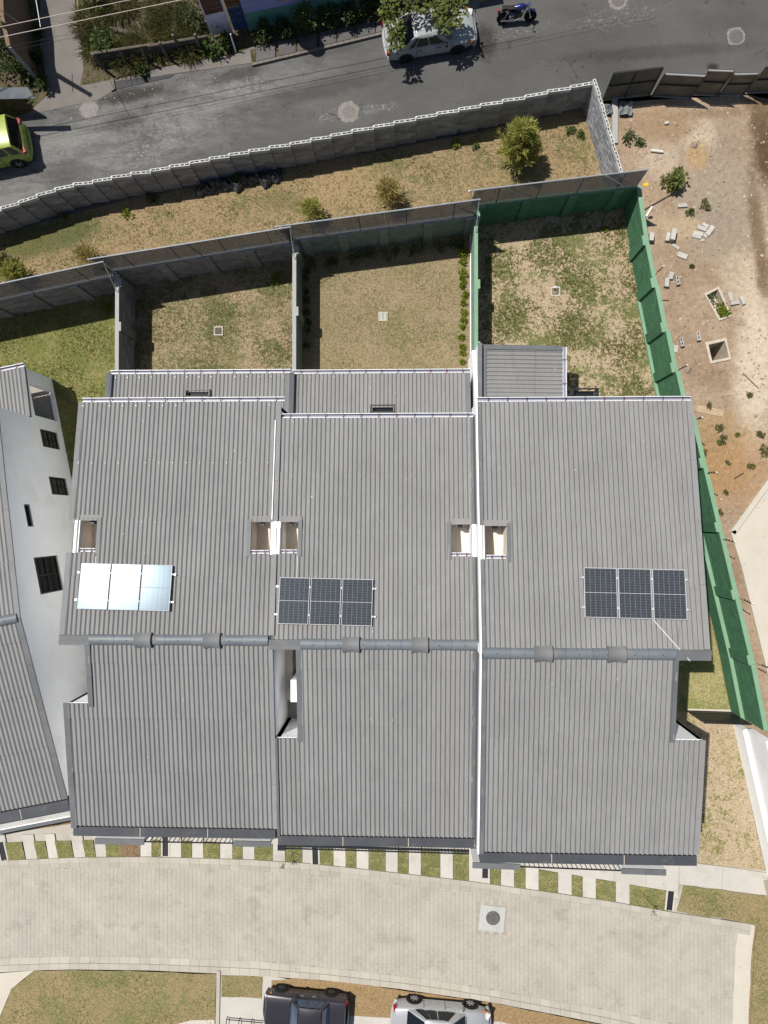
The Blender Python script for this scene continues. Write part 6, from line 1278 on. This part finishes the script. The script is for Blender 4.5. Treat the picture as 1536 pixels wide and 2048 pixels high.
# ================================================================== vehicles
def vehicle(name, label, c, rz, D, paintm, glass='car_glass', cat='car', rimm='rim'):
    """D: L,W,H, belt, hood/trunk heights, x of windscreen and rear glass feet and heads, wheel x, wheel radius; x forward"""
    o = thing(name, (c.x, c.y, c.z), label, cat); o.rotation_euler = (0, 0, rz); Lh = D['L']/2; W = D['W']/2; zb = .2
    st = D['st']                       # body stations (x, halfwidth factor, top z, low z)
    def ring(x, wf, zt_, zl):
        w = W*wf; zs = zl+(zt_-zl)*.45
        half = [(0, zl), (w*.86, zl), (w*.97, zl+.07), (w, zs), (w*.985, zt_-.16*(zt_-zl)), (w*.93, zt_-.045), (w*.82, zt_), (w*.42, zt_+.018), (0, zt_+.024)]
        return [(x, y, z) for y, z in half]+[(x, -y, z) for y, z in half[-2:0:-1]]
    m = MB(); n = 16
    for s in st: m.add(ring(*s), [])
    for i in range(len(st)-1): m.f += [(i*n+k, i*n+(k+1) % n, (i+1)*n+(k+1) % n, (i+1)*n+k) for k in range(n)]
    m.f += [tuple(range(n)), tuple(range((len(st)-1)*n, len(st)*n))[::-1]]
    me = m.mesh('body', paintm, 35); local_part('body', me, o)
    # cabin
    bz, H = D['belt'], D['H']; wb, wr = W*.93, W*D.get('tum', .74); fr, fh, rh, rr_ = D['cab']   # windscreen foot, head, rear head, rear foot
    cab = MB(); cols = []
    for t_ in np.linspace(0, 1, 7):
        xr = lerp(rh, fh, t_); xb = lerp(rr_, fr, t_); cr = .045*(1-(2*t_-1)**2)
        cols.append([(xb, wb*(1-.05*abs(2*t_-1)**3), bz-.03), (lerp(xb, xr, .5), lerp(wb, wr, .42), lerp(bz, H, .52)), (lerp(xb, xr, .9), wr*1.03, lerp(bz, H, .93)), (xr, wr*.94, H-.015+cr*.3), (xr, wr*.5, H+.02+cr), (xr, 0, H+.03+cr)])
    full = [cl+[(x, -y, z) for x, y, z in cl[-2::-1]] for cl in cols]; k = len(full[0])
    for f in full: cab.add(f, [])
    cab.f += [(i*k+j, (i+1)*k+j, (i+1)*k+j+1, i*k+j+1) for i in range(6) for j in range(k-1)]; cab.f += [tuple(range(k)), tuple(range(6*k, 7*k))[::-1]]
    local_part('cabin', cab.mesh('cabin', paintm, 40), o)
    def quad(nm, q, mat, off):
        q = [Vector(v) for v in q]; nn = (q[1]-q[0]).cross(q[3]-q[0]).normalized()
        g = MB(); N = 6; vs = []
        for i in range(N+1):
            for j in range(N+1): s, t_ = i/N, j/N; vs.append((q[0]*(1-s)+q[1]*s)*(1-t_)+(q[3]*(1-s)+q[2]*s)*t_+nn*(off+.02*(1-(2*s-1)**2)))
        g.add(vs, [(i*(N+1)+j, (i+1)*(N+1)+j, (i+1)*(N+1)+j+1, i*(N+1)+j+1) for i in range(N) for j in range(N)]); return local_part(nm, g.mesh(nm, mat, 30), o)
    L3 = lambda a, b, t_: tuple(lerp(p, q, t_) for p, q in zip(a, b))
    def scr(foot, head, s):
        q = [L3((foot, -wb*.9, bz), (head, -wr*.9, H), .06), L3((foot, wb*.9, bz), (head, wr*.9, H), .06), L3((foot, wb*.9, bz), (head, wr*.9, H), .93), L3((foot, -wb*.9, bz), (head, -wr*.9, H), .93)]
        return q if s > 0 else [q[1], q[0], q[3], q[2]]
    quad('windscreen', scr(fr, fh, 1), glass, .02); quad('rear_window', scr(rr_, rh, -1), glass, .02)
    for sd in (1, -1):
        for a0, a1 in D['side']:
            def P_(t_, h): 
                x = lerp(lerp(rr_, fr, t_), lerp(rh, fh, t_), h); y = lerp(wb, wr, .42*h/.52) if h < .52 else lerp(lerp(wb, wr, .42), wr*1.03, (h-.52)/.41); return (x, y*sd, lerp(bz, H, h))
            q = [P_(a0, .08), P_(a1, .08), P_(a1, .84), P_(a0, .84)]
            quad('side_window', q if sd < 0 else [q[1], q[0], q[3], q[2]], glass, .012)
        for xx in D['seams']: local_part('door_seam', MB().box((xx, sd*W*.992, lerp(zb, bz, .55)), (.012, .03, (bz-zb)*.72)).mesh('door_seam', 'trim_black'), o)
        for xx in D['handles']: local_part('door_handle', MB().box((xx, sd*(W*.985), bz-.16), (.17, .035, .035)).mesh('door_handle', D.get('hm', 'chrome')), o)
        local_part('mirror', MB().box((fr-.22, sd*(W+.07), bz+.04), (.1, .18, .12)).mesh('mirror', paintm if D.get('mp') else 'trim_black'), o)
        for xw in D['wh']:
            r = D['wr']; wy = sd*(W-.085)
            local_part('wheel_arch', MB().lathe((xw, sd*(W-.12), r+.02), [(r+.075, -.1), (r+.075, .121)] if sd > 0 else [(r+.075, -.121), (r+.075, .1)], 24, 'Y').mesh('wheel_arch', 'trim_black', 30), o)
            ty = local_part('wheel', MB().lathe((xw, wy, r), [(r*.6, -.095), (r*.93, -.1), (r, -.07), (r, .07), (r*.93, .1), (r*.6, .095)], 24, 'Y').mesh('wheel', 'tyre', 40), o)
            q = MB().lathe((xw, wy+sd*.06, r), [(r*.64, -.03), (r*.62, .034)] if sd > 0 else [(r*.62, -.034), (r*.64, .03)], 20, 'Y').mesh('rim', 'steel_rim', 30); local_part('rim', q, ty)
            for k_ in range(D.get('spokes', 6)):
                t_ = 2*math.pi*k_/D.get('spokes', 6); sm = MB().box((xw+.31*r*math.cos(t_), wy+sd*.1, r+.31*r*math.sin(t_)), (r*.58, .03, r*.17), 0, -t_).mesh('spoke', rimm); local_part('spoke', sm, ty)
    x0, x1 = st[0][0], st[-1][0]
    for nm, xx, sg in (('rear_bumper', x0, -1), ('front_bumper', x1, 1)):
        b_ = MB(); pts = [(xx+sg*(.05-.16*abs(t_)**3), t_*W*.97, .42) for t_ in np.linspace(-1, 1, 9)]
        for p, q in zip(pts[:-1], pts[1:]): b_.tube(p, q, .085, 8)
        local_part(nm, b_.mesh(nm, D.get('bm', paintm), 40), o)
    for sd in (1, -1):
        local_part('headlight', MB().box((x1-.1, sd*W*.72, D['hz']), (.2, W*.34, .13), sd*-.35).mesh('headlight', 'lamp_clear'), o); local_part('indicator', MB().box((x1-.22, sd*W*.93, D['hz']), (.12, .08, .1), sd*-.5).mesh('indicator', 'lamp_amber'), o)
        local_part('tail_light', MB().box((x0+.06, sd*W*.78, D['tz']), (.16, W*.3, .18), sd*.25).mesh('tail_light', 'lamp_red'), o)
    local_part('hood_seam', MB().box((D['cab'][0]+.05, 0, D['hoodz']+.014), (.02, W*1.5, .012)).mesh('hood_seam', 'trim_black'), o)
    for sd in (-.35, .3): local_part('wiper', MB().box((D['cab'][0]+.0, sd*W, D['hoodz']+.06), (.03, W*.7, .02), .15).mesh('wiper', 'trim_black'), o)
    local_part('underside', MB().box((0, 0, .24), (D['L']*.86, D['W']*.84, .1)).mesh('underside', 'trim_black'), o)
    return o
SEDAN = lambda L, W, H, **k: dict(L=L, W=W, H=H, **k)
def mid(a, b, w, z=0.0):
    p, q = at(*a, z), at(*b, z); d, _ = unit(p, q); n = Vector((-d.y, d.x, 0)); return (p+q)/2, math.atan2(d.y, d.x), n
# silver saloon, bottom right of the pair, nose to the right
c, rz, n = mid((827, 1990), (938, 2000), 0, .1); c = c-n*.80; c.z = .1
vehicle('parked_car', 'silver saloon parked nose right at the bottom edge', c-Vector((math.cos(rz), math.sin(rz), 0))*-.02, rz, SEDAN(4.45, 1.72, 1.46, belt=.92, st=[(-2.2, .78, .86, .3), (-2.12, .9, .93, .22), (-1.7, .98, .97, .2), (-1.0, 1, .95, .18), (0, 1, .93, .18), (.9, 1, .92, .18), (1.5, .98, .86, .2), (1.95, .9, .76, .22), (2.16, .72, .64, .28)], cab=(1.05, .35, -.75, -1.62), side=((.12, .3), (.31, .5), (.52, .84)), seams=(-.85, .12, 1.0), handles=(-.7, .25), wh=(-1.28, 1.3), wr=.31, hz=.68, tz=.8, hoodz=.92, mp=1, spokes=7, hm='paint_silver'), 'paint_silver', 'car_glass')
# dark square saloon, nose to the left
c, rz, n = mid((567, 1968), (667, 1977), 0, .1); c = c-n*.78; c.z = .1
vehicle('parked_car', 'dark purple square saloon parked nose left at the bottom edge', c, rz+math.pi, SEDAN(3.78, 1.62, 1.4, belt=.9, st=[(-1.86, .93, .84, .3), (-1.82, .98, .9, .24), (-1.4, 1, .92, .2), (-.5, 1, .9, .2), (.3, 1, .89, .2), (.8, 1, .87, .2), (1.4, .99, .83, .22), (1.8, .97, .79, .24), (1.87, .93, .7, .3)], cab=(.66, .22, -.78, -1.12), side=((.1, .24), (.26, .54), (.57, .9)), seams=(-.55, .62), handles=(-.35, .2), wh=(-1.12, 1.2), wr=.29, hz=.66, tz=.72, hoodz=.885, spokes=8, hm='chrome', tum=.8), 'paint_dark', 'glass_blue', rimm='steel_rim')
# old white saloon under the tree
c, rz, n = mid((810, 123), (913, 105), 0); c = c+n*.74; c.z = 0
vehicle('parked_car', 'old dull white saloon parked under the tree on the asphalt road', c+Vector((math.cos(rz), math.sin(rz), 0))*.02, rz, SEDAN(4.2, 1.66, 1.39, belt=.88, st=[(-2.06, .8, .84, .32), (-2.0, .93, .9, .25), (-1.6, .99, .92, .2), (-.6, 1, .9, .18), (.4, 1, .88, .18), (1.0, 1, .86, .2), (1.6, .97, .79, .22), (2.0, .86, .7, .26), (2.1, .7, .62, .32)], cab=(.88, .25, -.75, -1.32), side=((.1, .22), (.25, .54), (.57, .88)), seams=(-.72, .22, .95), handles=(-.55, .35), wh=(-1.22, 1.22), wr=.28, hz=.64, tz=.74, hoodz=.875, spokes=0, hm='trim_black'), 'paint_white', 'car_glass', rimm='steel_rim')
# tall lime hatchback at the left edge, tail to the right
tail = at(57, 283, .45); rz = math.pi+R_(11); dirv = Vector((math.cos(rz), math.sin(rz), 0)); c = Vector((tail.x, tail.y, 0))+dirv*2.0
vehicle('parked_car', 'tall lime green hatchback cut off by the left edge', c, rz, SEDAN(4.1, 1.78, 1.62, belt=1.0, st=[(-2.0, .84, .9, .3), (-1.95, .95, 1.0, .24), (-1.6, 1, 1.02, .2), (-.6, 1, 1.0, .2), (.4, 1, 1.0, .2), (1.0, 1, .98, .2), (1.6, .97, .92, .22), (1.95, .88, .8, .26), (2.03, .8, .7, .32)], cab=(1.05, .4, -1.62, -1.92), side=((.05, .2), (.24, .54), (.57, .9)), seams=(-.75, .2, 1.0), handles=(-.55, .4), wh=(-1.3, 1.25), wr=.33, hz=.78, tz=.95, hoodz=.99, mp=1, spokes=5, tum=.84, hm='paint_lime'), 'paint_lime', 'car_glass')
# motorcycle on its stand
pa, pb = at(1003, 46), at(1058, 45); d, L = unit(pa, pb); mc = thing('motorcycle', ((pa.x+pb.x)/2, (pa.y+pb.y)/2, 0), 'blue motorcycle leaning on its stand beyond the white car', 'motorcycle'); mc.rotation_euler = (R_(-10), 0, math.atan2(d.y, d.x)+R_(4))
def mpart(nm, m, mat, s=35): return local_part(nm, m.mesh(nm, mat, s), mc)
for x in (-.62, .66):
    tw = mpart('wheel', MB().lathe((x, 0, .3), [(.22, -.03), (.285, -.045), (.3, 0), (.285, .045), (.22, .03)], 20, 'Y'), 'tyre')
    local_part('rim', MB().lathe((x, 0, .3), [(.22, -.03), (.225, .03)], 18, 'Y').mesh('rim', 'steel_rim', 30), tw)
    local_part('hub', MB().lathe((x, 0, .3), [(.06, -.07), (.06, .07)], 12, 'Y').mesh('hub', 'rim', 30), tw)
    for k in range(5): t_ = k*1.2566; local_part('spoke', MB().box((x+.13*math.cos(t_), 0, .3+.13*math.sin(t_)), (.2, .02, .03), 0, -t_).mesh('spoke', 'rim'), tw)
mpart('tank', MB().lathe((0, 0, 0), [(.02, -.28), (.1, -.24), (.14, -.05), (.145, .08), (.1, .22), (.03, .27)], 12), 'paint_blue'); tk_ = [o_ for o_ in bpy.data.objects if o_.parent == mc and o_.name.startswith('tank')][0]; tk_.rotation_euler = (0, R_(85), 0); tk_.location = (.12, 0, .84)
mpart('seat', MB().box((-.36, 0, .82), (.62, .22, .09)).box((-.6, 0, .86), (.2, .2, .09)), 'seat_black'); mpart('engine', MB().box((.05, 0, .45), (.34, .24, .3)).lathe((.12, 0, .6), [(.1, 0), (.1, .14)], 10), 'steel_rim')
mpart('side_cover', MB().box((-.24, .0, .62), (.28, .26, .16), 0, .2), 'paint_blue'); mpart('frame', MB().path([(.42, 0, .92), (.1, 0, .68), (-.35, 0, .7), (-.7, 0, .74)], .03).path([(.42, 0, .9), (.25, 0, .35), (-.2, 0, .3), (-.3, 0, .68)], .025), 'black_metal')
for s in (-1, 1): mpart('fork', MB().tube((.66, s*.09, .3), (.44, s*.09, 1.0), .022), 'chrome'); mpart('swing_arm', MB().tube((-.62, s*.08, .3), (-.15, s*.1, .36), .022), 'black_metal'); mpart('shock', MB().tube((-.58, s*.11, .36), (-.45, s*.11, .72), .03), 'chrome'); mpart('mirror', MB().tube((.4, s*.25, 1.02), (.36, s*.36, 1.22), .008).lathe((.36, s*.36, 1.22), [(.05, -.01), (.05, .01)], 10), 'black_metal')
mpart('handlebar', MB().path([(.3, -.38, 1.02), (.43, -.18, 1.06), (.43, .18, 1.06), (.3, .38, 1.02)], .014), 'chrome'); mpart('headlamp', MB().lathe((.52, 0, .9), [(.02, -.09), (.1, -.02), (.1, .05)], 14), 'chrome'); mpart('front_mudguard', MB().box((.68, 0, .63), (.34, .12, .03), 0, .15).box((.5, 0, .58), (.14, .12, .03), 0, -.6), 'paint_blue')
mpart('rear_mudguard', MB().box((-.72, 0, .66), (.36, .14, .03), 0, -.35), 'black_metal'); mpart('tail_lamp', MB().box((-.88, 0, .74), (.07, .14, .08)), 'lamp_red'); mpart('exhaust', MB().path([(.2, -.12, .35), (-.1, -.14, .26), (-.75, -.15, .32)], .04, 8), 'chrome'); mpart('side_stand', MB().tube((-.05, .1, .3), (-.1, .3, .02), .014), 'black_metal')
# steel rack frame at the bottom edge
rk = thing('steel_rack', at(490, 2052), 'dark steel frame rack cut off by the bottom edge', 'rack'); a, b = at(453, 2039, .3), at(528, 2046, .3); d, L = unit(a, b); n = Vector((d.y, -d.x, 0))
for s in (0, 1): MB().tube(a+n*s*.6, b+n*s*.6, .022, 6).build('rail', 'black_metal', rk)
for k in range(4):
    p = a+d*(L*k/3); MB().tube(p, p+n*.6, .018, 6).build('crossbar', 'black_metal', rk)
    for s in (0, 1): q = p+n*s*.6; MB().tube((q.x, q.y, .1), q, .018, 6).build('leg', 'black_metal', rk)
